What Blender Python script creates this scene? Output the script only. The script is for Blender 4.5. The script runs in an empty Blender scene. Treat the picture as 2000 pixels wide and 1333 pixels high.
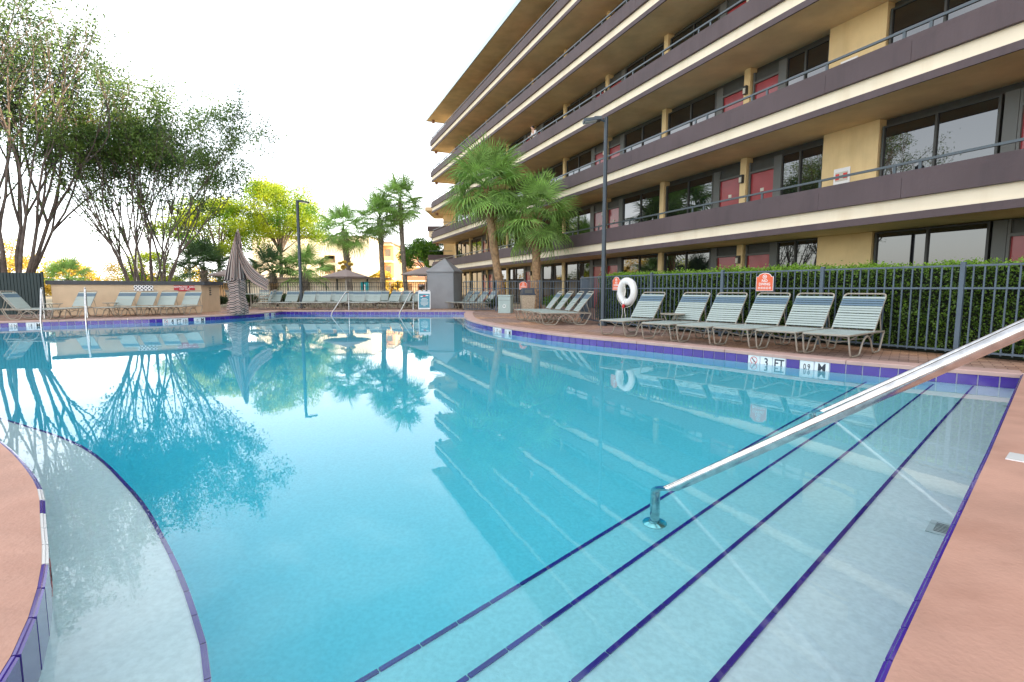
import bpy, bmesh, math, random
import numpy as np
from mathutils import Vector, Matrix, Euler
from mathutils.geometry import tessellate_polygon
R = math.radians
rnd = random.Random(7)
SC = bpy.context.scene
COL = SC.collection
# ------------------------------------------------------------------ camera
cam_d = bpy.data.cameras.new('camera'); cam = bpy.data.objects.new('camera', cam_d); COL.objects.link(cam)
cam_d.sensor_width = 36; cam_d.lens = 18.0; cam_d.clip_start = .05; cam_d.clip_end = 3000
cam.location = (0, 0, .95); cam.rotation_euler = (R(90) - math.atan(.102), 0, 0)
SC.camera = cam
# ------------------------------------------------------------------ world and sun
SUN_EL, SUN_AZ = R(20), math.atan2(.95, -.31)
w = bpy.data.worlds.new('World'); SC.world = w; w.use_nodes = True
nt = w.node_tree; nt.nodes.clear(); L = nt.links
out = nt.nodes.new('ShaderNodeOutputWorld'); bg = nt.nodes.new('ShaderNodeBackground'); bg.inputs['Strength'].default_value = .12
sky = nt.nodes.new('ShaderNodeTexSky'); sky.sky_type = 'NISHITA'; sky.sun_disc = False
sky.sun_elevation = SUN_EL; sky.sun_rotation = SUN_AZ; sky.dust_density = 2.0; sky.ozone_density = 1.0
tc = nt.nodes.new('ShaderNodeTexCoord'); mp = nt.nodes.new('ShaderNodeMapping'); mp.inputs['Scale'].default_value = (1.2, .7, 3.2)
mp.inputs['Rotation'].default_value = (0, 0, R(25))
nz = nt.nodes.new('ShaderNodeTexNoise'); nz.inputs['Scale'].default_value = 1.15; nz.inputs['Detail'].default_value = 7; nz.inputs['Roughness'].default_value = .62
nz.inputs['Distortion'].default_value = .6
rp = nt.nodes.new('ShaderNodeValToRGB'); rp.color_ramp.elements[0].position = .46; rp.color_ramp.elements[0].color = (.26, .26, .26, 1)
rp.color_ramp.elements[1].position = .70; rp.color_ramp.elements[1].color = (.9, .9, .9, 1)
mx = nt.nodes.new('ShaderNodeMix'); mx.data_type = 'RGBA'; mx.inputs[7].default_value = (9.6, 9.6, 9.7, 1)
sx = nt.nodes.new('ShaderNodeSeparateXYZ'); L.new(tc.outputs['Generated'], sx.inputs[0])
gr = nt.nodes.new('ShaderNodeMapRange'); gr.interpolation_type = 'SMOOTHSTEP'; gr.inputs[1].default_value = .05; gr.inputs[2].default_value = .62; gr.inputs[3].default_value = 15; gr.inputs[4].default_value = 7.2
L.new(sx.outputs[2], gr.inputs[0]); cb = nt.nodes.new('ShaderNodeCombineColor')
for q in range(3): L.new(gr.outputs[0], cb.inputs[q])
L.new(cb.outputs[0], mx.inputs[7])
L.new(tc.outputs['Generated'], mp.inputs[0]); L.new(mp.outputs[0], nz.inputs['Vector']); L.new(nz.outputs[0], rp.inputs[0])
L.new(rp.outputs[0], mx.inputs[0]); hsv = nt.nodes.new('ShaderNodeHueSaturation'); hsv.inputs['Saturation'].default_value = .55; hsv.inputs['Value'].default_value = 1.0; L.new(sky.outputs[0], hsv.inputs['Color']); L.new(hsv.outputs[0], mx.inputs[6]); L.new(mx.outputs[2], bg.inputs[0]); L.new(bg.outputs[0], out.inputs[0])
sd = bpy.data.lights.new('sun', 'SUN'); sd.energy = 5.0; sd.angle = R(.5); sd.color = (1, .80, .52)
so = bpy.data.objects.new('sun', sd); COL.objects.link(so)
tosun = Vector((math.sin(SUN_AZ) * math.cos(SUN_EL), math.cos(SUN_AZ) * math.cos(SUN_EL), math.sin(SUN_EL)))
so.rotation_euler = tosun.to_track_quat('Z', 'Y').to_euler(); so.location = (30, -30, 60)
SC.view_settings.view_transform = 'Standard'; SC.view_settings.look = 'None'
SC.view_settings.exposure = 1.68; SC.view_settings.gamma = 1; SC.view_settings.use_curve_mapping = False
SC.cycles.use_denoising = True
SC.cycles.max_bounces = 14; SC.cycles.diffuse_bounces = 4; SC.cycles.glossy_bounces = 4; SC.cycles.transmission_bounces = 12
SC.cycles.transparent_max_bounces = 12; SC.cycles.sample_clamp_indirect = 12

# ------------------------------------------------------------------ materials
MATS = {}
def mat(name, col, rough=.6, metal=0, var=0, vscale=6, bump=0, bscale=40, spec=.5, coat=0, trans=0, randv=0, ior=None, col2=None, vdetail=4):
    m = bpy.data.materials.new(name); m.use_nodes = True; MATS[name] = m
    t = m.node_tree; b = t.nodes['Principled BSDF']; K = t.links
    b.inputs['Base Color'].default_value = (*col, 1); b.inputs['Roughness'].default_value = rough; b.inputs['Metallic'].default_value = metal
    b.inputs['Specular IOR Level'].default_value = spec; b.inputs['Coat Weight'].default_value = coat; b.inputs['Coat Roughness'].default_value = .05
    if ior: b.inputs['IOR'].default_value = ior
    src = None
    if var or col2:
        tcn = t.nodes.new('ShaderNodeTexCoord'); g = t.nodes.new('ShaderNodeNewGeometry'); n = t.nodes.new('ShaderNodeTexNoise')
        n.inputs['Scale'].default_value = vscale; n.inputs['Detail'].default_value = vdetail; K.new(g.outputs['Position'], n.inputs['Vector'])
        r = t.nodes.new('ShaderNodeValToRGB'); r.color_ramp.elements[0].position = .35; r.color_ramp.elements[1].position = .65
        c2 = col2 or tuple(min(1, c * (1 + var)) for c in col)
        r.color_ramp.elements[0].color = (*[c * (1 - var) for c in col], 1); r.color_ramp.elements[1].color = (*c2, 1)
        K.new(n.outputs[0], r.inputs[0]); src = r.outputs[0]
    if randv:
        oi = t.nodes.new('ShaderNodeObjectInfo'); hs = t.nodes.new('ShaderNodeHueSaturation'); mr = t.nodes.new('ShaderNodeMapRange')
        mr.inputs[3].default_value = 1 - randv; mr.inputs[4].default_value = 1 + randv
        K.new(oi.outputs['Random'], mr.inputs[0]); K.new(mr.outputs[0], hs.inputs['Value'])
        if src: K.new(src, hs.inputs['Color'])
        else: hs.inputs['Color'].default_value = (*col, 1)
        src = hs.outputs[0]
    if src: K.new(src, b.inputs['Base Color'])
    if bump:
        g = t.nodes.new('ShaderNodeNewGeometry'); n = t.nodes.new('ShaderNodeTexNoise'); n.inputs['Scale'].default_value = bscale; n.inputs['Detail'].default_value = 5
        bp = t.nodes.new('ShaderNodeBump'); bp.inputs['Strength'].default_value = bump; bp.inputs['Distance'].default_value = .01
        K.new(g.outputs['Position'], n.inputs['Vector']); K.new(n.outputs[0], bp.inputs['Height']); K.new(bp.outputs[0], b.inputs['Normal'])
    if trans:
        tr = t.nodes.new('ShaderNodeBsdfTranslucent'); ms = t.nodes.new('ShaderNodeMixShader'); ms.inputs[0].default_value = trans
        if src: K.new(src, tr.inputs[0])
        else: tr.inputs[0].default_value = (*col, 1)
        o = t.nodes['Material Output']; K.new(b.outputs[0], ms.inputs[1]); K.new(tr.outputs[0], ms.inputs[2]); K.new(ms.outputs[0], o.inputs[0])
    return m
mat('coral', (.50, .285, .215), .75, var=.12, vscale=2.2, bump=.35, bscale=55, vdetail=8)
mat('coping', (.50, .33, .29), .7, var=.07, vscale=4, bump=.2, bscale=60)
mat('plaster', (.83, .86, .875), .8, var=.06, vscale=45, bump=.25, bscale=80, vdetail=14)
mat('grout', (.62, .60, .66), .8)
mat('tile_purple', (.055, .022, .27), .12, randv=.14, coat=.3)
mat('tile_white', (.78, .79, .80), .15, randv=.05, coat=.3)
mat('ink', (.02, .025, .04), .4); mat('ink_red', (.62, .03, .03), .4); mat('white', (.80, .80, .80), .5); mat('ink_white', (.86, .86, .84), .5)
mat('strap', (.36, .43, .41), .45, randv=.05, bump=.1); mat('strap_blue', (.10, .17, .23), .45, randv=.06)
mat('taupe', (.33, .29, .235), .35, var=.06, vscale=9)
mat('brown_paint', (.098, .070, .076), .75, var=.10, vscale=.6, bump=.5, bscale=18, vdetail=8)
mat('cream_paint', (.86, .76, .59), .8, var=.04, vscale=.8, bump=.2, bscale=20)
mat('soffit', (.70, .53, .31), .85, var=.10, vscale=1.1, bump=.5, bscale=35, vdetail=8)
mat('yellow_stucco', (.72, .55, .29), .85, var=.08, vscale=1.5, bump=.5, bscale=26, vdetail=8)
mat('door_red', (.29, .024, .030), .3, var=.12, vscale=2.5, bump=.06, bscale=9, coat=.25)
mat('frame_dark', (.045, .048, .045), .5, var=.1); mat('frame_grey', (.10, .105, .10), .5)
mat('window_glass', (.006, .007, .009), .015, ior=1.75, spec=.8, bump=.0)
mat('roof_metal', (.40, .50, .54), .35, metal=.4)
mat('rail_metal', (.075, .095, .11), .42, metal=.3)
mat('fence_paint', (.075, .105, .14), .42, var=.12, vscale=3); mat('fence_black', (.012, .013, .014), .5)
mat('fence_green', (.012, .030, .032), .55)
mat('steel', (.60, .60, .60), .17, metal=1, var=.16, vscale=22, bump=.03, bscale=60)
mat('lamp_metal', (.055, .07, .085), .4, metal=.4); mat('lamp_glass', (.6, .62, .6), .2)
mat('trunk_palm', (.34, .21, .115), .9, var=.35, vscale=9, bump=1, bscale=22, vdetail=8)
mat('trunk_grey', (.24, .20, .165), .9, var=.35, vscale=9, bump=1, bscale=22, vdetail=8)
mat('bark', (.115, .09, .078), .85, var=.3, vscale=4, bump=.6, bscale=14)
mat('boots', (.27, .155, .075), .9, var=.4, vscale=14)
mat('frond', (.27, .45, .11), .45, var=.35, vscale=3, trans=.35, randv=.30)
mat('frond_dark', (.07, .14, .05), .55, var=.25, vscale=3, trans=.25, randv=.25)
mat('dead_frond', (.30, .19, .09), .9, var=.3, vscale=5, trans=.2)
mat('leaf_crape', (.08, .19, .05), .5, var=.5, vscale=1.0, trans=.4, col2=(.17, .27, .05))
mat('leaf_crape_dark', (.05, .12, .055), .5, var=.4, vscale=1.2, trans=.35, col2=(.10, .18, .06))
mat('leaf_bright', (.08, .30, .012), .5, var=.4, vscale=.34, trans=.5, col2=(.50, .56, .02), vdetail=5)
mat('leaf_green', (.05, .18, .015), .5, var=.45, vscale=1.2, trans=.4, col2=(.15, .32, .03))
mat('leaf_gold', (.50, .36, .05), .6, var=.3, vscale=1.2, trans=.5, col2=(.75, .55, .10))
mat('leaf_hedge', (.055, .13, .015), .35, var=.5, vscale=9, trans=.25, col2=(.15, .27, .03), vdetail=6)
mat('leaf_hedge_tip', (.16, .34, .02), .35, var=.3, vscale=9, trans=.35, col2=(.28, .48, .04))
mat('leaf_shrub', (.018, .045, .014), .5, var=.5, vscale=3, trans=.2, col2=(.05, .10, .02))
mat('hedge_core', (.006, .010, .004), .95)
mat('grass', (.10, .13, .04), .9, var=.3, vscale=.6, vdetail=8)
mat('dry_ground', (.30, .25, .16), .9, var=.3, vscale=.2, vdetail=8); mat('counter', (.055, .060, .068), .6, var=.15, vscale=3); mat('tan_stucco', (.60, .46, .31), .85, var=.05, vscale=2.5, bump=.35, bscale=30)
mat('sign_red', (.42, .018, .03), .4); mat('sign_orange', (.78, .13, .045), .4); mat('sign_blue', (.055, .25, .34), .4); mat('sign_teal', (.02, .35, .38), .4)
mat('cover_grey', (.26, .26, .27), .8, var=.08, vscale=2, bump=.2, bscale=12)
mat('bin_green', (.38, .48, .46), .5, var=.05); mat('bin_tan', (.46, .38, .28), .9, var=.2, vscale=30, bump=.6, bscale=60); mat('bin_lid', (.03, .045, .07), .45)
mat('umbrella_tan', (.34, .27, .25), .8, trans=.2); mat('ring_white', (.80, .80, .78), .55, var=.03); mat('rope', (.72, .70, .62), .8)
mat('skin', (.60, .36, .27), .55); mat('shirt', (.78, .78, .80), .8); mat('trousers', (.03, .04, .08), .8); mat('hair', (.03, .02, .015), .7)
mat('far_white', (.80, .70, .56), .85, var=.03, vscale=.4); mat('far_orange', (.62, .38, .19), .85, var=.06, vscale=.4); mat('far_brown', (.30, .17, .12), .8)
mat('far_roof', (.22, .17, .14), .8); mat('plaque', (.55, .53, .45), .5); mat('sconce_glass', (.55, .52, .42), .3); mat('grate', (.62, .66, .66), .5)
mat('purple_flag', (.12, .08, .5), .6)

def paver_mat():
    m = bpy.data.materials.new('pavers'); m.use_nodes = True; MATS['pavers'] = m
    t = m.node_tree; b = t.nodes['Principled BSDF']; K = t.links; b.inputs['Roughness'].default_value = .7
    g = t.nodes.new('ShaderNodeNewGeometry'); mpn = t.nodes.new('ShaderNodeMapping'); mpn.inputs['Rotation'].default_value = (0, 0, R(38))
    br = t.nodes.new('ShaderNodeTexBrick'); br.inputs['Scale'].default_value = 1; br.inputs['Brick Width'].default_value = .21; br.inputs['Row Height'].default_value = .105
    br.inputs['Mortar Size'].default_value = .006; br.inputs['Color1'].default_value = (.42, .29, .23, 1); br.inputs['Color2'].default_value = (.25, .155, .125, 1)
    br.inputs['Mortar'].default_value = (.10, .055, .04, 1); br.inputs['Bias'].default_value = -.1
    n = t.nodes.new('ShaderNodeTexNoise'); n.inputs['Scale'].default_value = .55; n.inputs['Detail'].default_value = 4
    rr = t.nodes.new('ShaderNodeValToRGB'); rr.color_ramp.elements[0].position = .40; rr.color_ramp.elements[0].color = (.85, .85, .9, 1)
    rr.color_ramp.elements[1].position = .66; rr.color_ramp.elements[1].color = (1.35, 1.08, .76, 1)
    mm = t.nodes.new('ShaderNodeMix'); mm.data_type = 'RGBA'; mm.blend_type = 'MULTIPLY'; mm.inputs[0].default_value = 1
    K.new(g.outputs['Position'], mpn.inputs[0]); K.new(mpn.outputs[0], br.inputs['Vector']); K.new(g.outputs['Position'], n.inputs['Vector'])
    K.new(n.outputs[0], rr.inputs[0]); K.new(br.outputs[0], mm.inputs[6]); K.new(rr.outputs[0], mm.inputs[7]); K.new(mm.outputs[2], b.inputs['Base Color'])
    n2 = t.nodes.new('ShaderNodeTexNoise'); n2.inputs['Scale'].default_value = 24; K.new(g.outputs['Position'], n2.inputs['Vector'])
    ad = t.nodes.new('ShaderNodeMath'); ad.operation = 'MULTIPLY_ADD'; ad.inputs[1].default_value = -1.5
    K.new(br.outputs['Fac'], ad.inputs[0]); K.new(n2.outputs[0], ad.inputs[2])
    bp = t.nodes.new('ShaderNodeBump'); bp.inputs['Strength'].default_value = .7; bp.inputs['Distance'].default_value = .01
    K.new(ad.outputs[0], bp.inputs['Height']); K.new(bp.outputs[0], b.inputs['Normal'])
paver_mat()
def weather(name, scale, lo, hi, amt, dark):   # multiplies dirt with its own shape over the base colour
    m = MATS[name]; t = m.node_tree; K = t.links; b = t.nodes['Principled BSDF']; src = b.inputs['Base Color'].links[0].from_socket
    g = t.nodes.new('ShaderNodeNewGeometry'); mp_ = t.nodes.new('ShaderNodeMapping'); mp_.inputs['Scale'].default_value = scale
    n = t.nodes.new('ShaderNodeTexNoise'); n.inputs['Scale'].default_value = 1; n.inputs['Detail'].default_value = 7; n.inputs['Roughness'].default_value = .65
    r_ = t.nodes.new('ShaderNodeMapRange'); r_.inputs[1].default_value = lo; r_.inputs[2].default_value = hi; r_.inputs[3].default_value = 0; r_.inputs[4].default_value = amt
    x = t.nodes.new('ShaderNodeMix'); x.data_type = 'RGBA'; x.blend_type = 'MULTIPLY'; x.inputs[7].default_value = (*dark, 1)
    K.new(g.outputs['Position'], mp_.inputs[0]); K.new(mp_.outputs[0], n.inputs['Vector']); K.new(n.outputs[0], r_.inputs[0]); K.new(r_.outputs[0], x.inputs[0]); K.new(src, x.inputs[6]); K.new(x.outputs[2], b.inputs['Base Color'])
weather('coral', (.9, 1.6, 1), .50, .72, .75, (.74, .66, .62)); weather('coral', (9, 9, 9), .60, .75, .5, (.72, .68, .66))
weather('brown_paint', (2.2, 2.2, .22), .48, .70, .65, (.68, .70, .74)); weather('cream_paint', (1.8, 1.8, .15), .50, .74, .55, (.80, .74, .66))
weather('soffit', (.35, .35, .35), .46, .66, .6, (.78, .70, .62)); weather('tan_stucco', (2, 2, .3), .5, .72, .5, (.78, .74, .70)); weather('yellow_stucco', (2.5, 2.5, .3), .5, .72, .5, (.82, .76, .68))

def stripe_mat():
    m = bpy.data.materials.new('striped_cloth'); m.use_nodes = True; MATS['striped_cloth'] = m
    t = m.node_tree; b = t.nodes['Principled BSDF']; K = t.links; b.inputs['Roughness'].default_value = .85
    u = t.nodes.new('ShaderNodeUVMap'); s = t.nodes.new('ShaderNodeSeparateXYZ'); K.new(u.outputs[0], s.inputs[0])
    f = t.nodes.new('ShaderNodeMath'); f.operation = 'FRACT'; K.new(s.outputs[1], f.inputs[0])
    r = t.nodes.new('ShaderNodeValToRGB'); r.color_ramp.interpolation = 'CONSTANT'
    st = [(0, (.035, .02, .02)), (.20, (.46, .36, .31)), (.36, (.16, .07, .06)), (.48, (.48, .39, .35)), (.62, (.025, .018, .018)), (.76, (.26, .17, .14)), (.9, (.42, .36, .33))]
    e = r.color_ramp.elements; e[0].position = 0; e[0].color = (*st[0][1], 1); e[1].position = st[1][0]; e[1].color = (*st[1][1], 1)
    for p, c in st[2:]:
        q = e.new(p); q.color = (*c, 1)
    K.new(f.outputs[0], r.inputs[0]); K.new(r.outputs[0], b.inputs['Base Color'])
stripe_mat()

def water_mat():
    m = bpy.data.materials.new('pool_water'); m.use_nodes = True; MATS['water'] = m
    t = m.node_tree; t.nodes.clear(); K = t.links
    o = t.nodes.new('ShaderNodeOutputMaterial'); gl = t.nodes.new('ShaderNodeBsdfGlass'); gl.inputs['IOR'].default_value = 1.333; gl.inputs['Roughness'].default_value = 0
    va = t.nodes.new('ShaderNodeVolumeAbsorption'); va.inputs['Color'].default_value = (.0, .905, .99, 1); va.inputs['Density'].default_value = .86
    g = t.nodes.new('ShaderNodeNewGeometry')
    n = t.nodes.new('ShaderNodeTexNoise'); n.inputs['Scale'].default_value = 4.2; n.inputs['Detail'].default_value = 3
    n2 = t.nodes.new('ShaderNodeTexNoise'); n2.inputs['Scale'].default_value = 11; n2.inputs['Detail'].default_value = 2
    n3 = t.nodes.new('ShaderNodeTexNoise'); n3.inputs['Scale'].default_value = .6
    r = t.nodes.new('ShaderNodeMapRange'); r.inputs[1].default_value = .52; r.inputs[2].default_value = .68; r.inputs[3].default_value = .02; r.inputs[4].default_value = .22
    mu = t.nodes.new('ShaderNodeMath'); mu.operation = 'MULTIPLY'; ad = t.nodes.new('ShaderNodeMath'); ad.operation = 'ADD'
    bp = t.nodes.new('ShaderNodeBump'); bp.inputs['Strength'].default_value = .036; bp.inputs['Distance'].default_value = .011
    for q in (n, n2, n3): K.new(g.outputs['Position'], q.inputs['Vector'])
    K.new(n3.outputs[0], r.inputs[0]); K.new(n2.outputs[0], mu.inputs[0]); K.new(r.outputs[0], mu.inputs[1]); K.new(n.outputs[0], ad.inputs[0]); K.new(mu.outputs[0], ad.inputs[1])
    K.new(ad.outputs[0], bp.inputs['Height']); K.new(bp.outputs[0], gl.inputs['Normal'])
    K.new(gl.outputs[0], o.inputs['Surface']); K.new(va.outputs[0], o.inputs['Volume'])
water_mat()

# ------------------------------------------------------------------ helpers
class MB:
    def __init__(s): s.v = []; s.f = []; s.uv = None
    def add(s, vs, fs):
        n = len(s.v); s.v += [tuple(p) for p in vs]; s.f += [tuple(i + n for i in f) for f in fs]; return s
    def box(s, c, d, rz=0, rx=0, ry=0):
        x, y, z = d[0] / 2, d[1] / 2, d[2] / 2; M = Euler((rx, ry, rz)).to_matrix(); c = Vector(c)
        P = [c + M @ Vector(p) for p in ((-x, -y, -z), (x, -y, -z), (x, y, -z), (-x, y, -z), (-x, -y, z), (x, -y, z), (x, y, z), (-x, y, z))]
        return s.add(P, [(0, 3, 2, 1), (4, 5, 6, 7), (0, 1, 5, 4), (1, 2, 6, 5), (2, 3, 7, 6), (3, 0, 4, 7)])
    def prism(s, poly, z0, z1):
        n = len(poly); a = sum(poly[i][0] * poly[(i + 1) % n][1] - poly[(i + 1) % n][0] * poly[i][1] for i in range(n))
        if a < 0: poly = poly[::-1]
        return s.add([(p[0], p[1], z0) for p in poly] + [(p[0], p[1], z1) for p in poly],
                     [tuple(range(n))[::-1], tuple(range(n, 2 * n))] + [(i, (i + 1) % n, n + (i + 1) % n, n + i) for i in range(n)])
    def tube(s, pts, r, n=8, closed=False, cap=True):
        pts = [Vector(p) for p in pts]; m = len(pts); rs = r if isinstance(r, (list, tuple)) else [r] * m
        rings = []; prev = None
        for i, p in enumerate(pts):
            if closed: t = pts[(i + 1) % m] - pts[i - 1]
            else: t = (pts[min(i + 1, m - 1)] - pts[max(i - 1, 0)])
            t.normalize()
            if prev is None:
                a = Vector((0, 0, 1)) if abs(t.z) < .9 else Vector((1, 0, 0)); u = t.cross(a).normalized()
            else: u = (prev - t * prev.dot(t)).normalized()
            prev = u; vv = t.cross(u)
            rings.append([p + (u * math.cos(2 * math.pi * k / n) + vv * math.sin(2 * math.pi * k / n)) * rs[i] for k in range(n)])
        vs = [q for rg in rings for q in rg]; fs = []
        for i in range(m if closed else m - 1):
            j = (i + 1) % m
            for k in range(n): fs.append((i * n + k, i * n + (k + 1) % n, j * n + (k + 1) % n, j * n + k))
        if cap and not closed: fs += [tuple(range(n))[::-1], tuple((m - 1) * n + k for k in range(n))]
        return s.add(vs, fs)
    def lathe(s, prof, n=16, c=(0, 0, 0)):
        vs = [(c[0] + r * math.cos(2 * math.pi * k / n), c[1] + r * math.sin(2 * math.pi * k / n), c[2] + z) for r, z in prof for k in range(n)]
        m = len(prof); fs = [(i * n + k, i * n + (k + 1) % n, (i + 1) * n + (k + 1) % n, (i + 1) * n + k) for i in range(m - 1) for k in range(n)]
        return s.add(vs, fs + [tuple(range(n))[::-1], tuple((m - 1) * n + k for k in range(n))])
    def mesh(s, name, m, smooth=False):
        me = bpy.data.meshes.new(name); me.from_pydata(s.v, [], s.f)
        if s.uv:
            l = me.uv_layers.new(name='UVMap')
            for lp in me.loops: l.data[lp.index].uv = s.uv[lp.vertex_index]
        if m: me.materials.append(MATS[m])
        if smooth:
            me.shade_smooth()
            try: me.set_sharp_from_angle(angle=R(40))
            except Exception: pass
        me.update(); return me
    def build(s, name, m, parent=None, smooth=False, **kw):
        return put(name, s.mesh(name, m, smooth), parent, **kw)
def put(name, me, parent=None, loc=(0, 0, 0), rot=(0, 0, 0), mtx=None, label=None, cat=None, group=None, kind=None):
    o = bpy.data.objects.new(name, me); COL.objects.link(o); o.parent = parent
    if mtx is not None: o.matrix_basis = mtx
    else: o.location = loc; o.rotation_euler = rot
    return tag(o, label, cat, group, kind)
def tag(o, label=None, cat=None, group=None, kind=None):
    if label: o['label'] = label
    if cat: o['category'] = cat
    if group: o['group'] = group
    if kind: o['kind'] = kind
    return o
def thing(name, label, cat, loc=(0, 0, 0), rz=0, group=None):
    o = bpy.data.objects.new(name, None); COL.objects.link(o); o.location = loc; o.rotation_euler = (0, 0, rz); o.empty_display_size = .2
    return tag(o, label, cat, group)
KIDS = {}
def kids(o):
    if o.name not in KIDS: KIDS[o.name] = list(o.children)
    return KIDS[o.name]
def clone(o, loc=None, rz=None, label=None, group=None, parent=None, scale=None):
    c = o.copy(); COL.objects.link(c); c.parent = parent
    if loc is not None: c.location = loc
    if rz is not None: c.rotation_euler = (0, 0, rz)
    if scale is not None: c.scale = (scale,) * 3
    if label: c['label'] = label
    if group: c['group'] = group
    for ch in kids(o): clone(ch, parent=c)
    return c
def frame(o, x, y, z):  # matrix from axes
    return Matrix(((x[0], y[0], z[0], o[0]), (x[1], y[1], z[1], o[1]), (x[2], y[2], z[2], o[2]), (0, 0, 0, 1)))
TXT = {}
def text_mesh(s, size, m, depth=.0008, align='CENTER', sx=1):
    k = (s, size, m, sx)
    if k in TXT: return TXT[k]
    c = bpy.data.curves.new('lettering', 'FONT'); c.body = s; c.size = size; c.extrude = depth; c.align_x = align; c.align_y = 'CENTER'; c.resolution_u = 2; c.offset = size * .018
    o = bpy.data.objects.new('lettering', c); COL.objects.link(o); bpy.context.view_layer.update()
    me = bpy.data.meshes.new_from_object(o.evaluated_get(bpy.context.evaluated_depsgraph_get())); bpy.data.objects.remove(o)
    for v in me.vertices: v.co.x *= sx
    me.materials.clear(); me.materials.append(MATS[m]); me.name = 'lettering'; TXT[k] = me; return me
def smooth_line(P, step):
    P = [Vector(p) for p in P]; d = []
    for i in range(len(P) - 1):
        a = P[max(i - 1, 0)]; b = P[i]; c = P[i + 1]; e = P[min(i + 2, len(P) - 1)]
        for k in range(12):
            t = k / 12; d.append(.5 * ((2 * b) + (c - a) * t + (2 * a - 5 * b + 4 * c - e) * t * t + (3 * b - a - 3 * c + e) * t ** 3))
    d.append(P[-1]); return resample(d, step)
def resample(d, step):
    Ls = [0]
    for i in range(1, len(d)): Ls.append(Ls[-1] + (d[i] - d[i - 1]).length)
    n = max(1, round(Ls[-1] / step)); out = []; j = 0
    for i in range(n + 1):
        s = Ls[-1] * i / n
        while j < len(d) - 2 and Ls[j + 1] < s: j += 1
        t = (s - Ls[j]) / max(1e-6, Ls[j + 1] - Ls[j]); out.append(d[j].lerp(d[j + 1], t))
    return out
def offset_line(pts, d):  # to the left of travel
    o = []
    for i, p in enumerate(pts):
        t = (pts[min(i + 1, len(pts) - 1)] - pts[max(i - 1, 0)]).normalized(); o.append(Vector((p.x - t.y * d, p.y + t.x * d)))
    return o

# ------------------------------------------------------------------ pool outline (counter-clockwise, water on the left)
WZ = -.17; TP = .186
SEG_R = smooth_line([(5.75, 5.69), (4.34, 6.89), (3.34, 8.12), (2.34, 9.3), (1.55, 10.2), (.84, 11.11), (.06, 12.4), (-.55, 13.64), (-1.12, 15.2), (-1.50, 16.88), (-1.75, 19.0), (-1.88, 20.7), (-1.90, 22.3)], TP)
SEG_F = resample([Vector((-1.90, 22.3)), Vector((-10.1, 22.5))], TP)
SEG_L = smooth_line([(-10.1, 22.5), (-10.1, 20.5), (-10.60, 18.75), (-11.43, 17.4), (-12.7, 16.35), (-14.03, 15.5), (-15.2, 14.7), (-17, 13.0)], TP)
SEG_B = resample([Vector(p) for p in ((-17, 13.0), (-17.5, 9.5), (-13, 8.0), (-9, 6.2), (-6.2, 4.7), (-4.7, 4.05))], TP)
SEG_N = smooth_line([(-4.7, 4.05), (-3.38, 3.24), (-2.42, 2.50), (-1.92, 2.0), (-1.54, 1.58), (-1.24, 1.13), (-1.05, .6), (-1.0, 0)], TP)
SEG_C = resample([Vector((-1.0, 0)), Vector((-.95, -.35)), Vector((-.5, -.20))], TP)
SEG_E = resample([Vector((-.5, -.20)), Vector((.96, 1.21)), Vector((2.77, 2.89)), Vector((5.75, 5.69))], TP)
OUT = SEG_R[:-1] + SEG_F[:-1] + SEG_L[:-1] + SEG_B[:-1] + SEG_N[:-1] + SEG_C[:-1] + SEG_E[:-1]
def grow(poly, d):
    n = len(poly); o = []
    for i, p in enumerate(poly):
        t = (poly[(i + 1) % n] - poly[i - 1]).normalized(); o.append(Vector((p.x + t.y * d, p.y - t.x * d)))
    return o
def sheet(name, outer, hole, z, m):
    o3 = [Vector((p[0], p[1], 0)) for p in outer]; h3 = [Vector((p[0], p[1], 0)) for p in hole]
    tr = tessellate_polygon([o3, h3] if h3 else [o3]); vs = [(p.x, p.y, z) for p in o3 + h3]; fs = []
    for a, b, c in tr:
        n = (Vector(vs[b]) - Vector(vs[a])).cross(Vector(vs[c]) - Vector(vs[a]))
        fs.append((a, b, c) if n.z > 0 else (a, c, b))
    return MB().add(vs, fs).build(name, m, kind='structure')
# ground and deck
DECK = [(-24, 26.5), (-24, -8), (14, -8), (9.6, 4.0), (6.75, 8.2), (3.4, 13.6), (3.3, 17), (4.2, 21.6), (4.2, 26.5)]
def ground():
    o = [(-24.1, -8.1), (-24.1, 26.6), (4.3, 26.6), (14.1, 26.6), (14.1, -8.1)]
    m = MB(); X0, X1, Y0, Y1 = -900, 900, -900, 1500; a, b, c, d = -24.05, 14.0, -8.05, 26.55
    m.add([(X0, Y0, 0), (X1, Y0, 0), (X1, Y1, 0), (X0, Y1, 0), (a, c, 0), (b, c, 0), (b, d, 0), (a, d, 0)], [(0, 1, 5, 4), (1, 2, 6, 5), (2, 3, 7, 6), (3, 0, 4, 7)])
    m.build('ground', 'dry_ground', loc=(0, 0, -.03), kind='structure')
ground()
sheet('lawn', [(-24.05, -8.05), (14, -8.05), (14, 26.55), (-24.05, 26.55)], [(p[0] * .9995, p[1] * .9995) for p in DECK], -.028, 'grass')
sheet('pool_deck', DECK, grow(OUT, .06), -.004, 'pavers')
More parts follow.
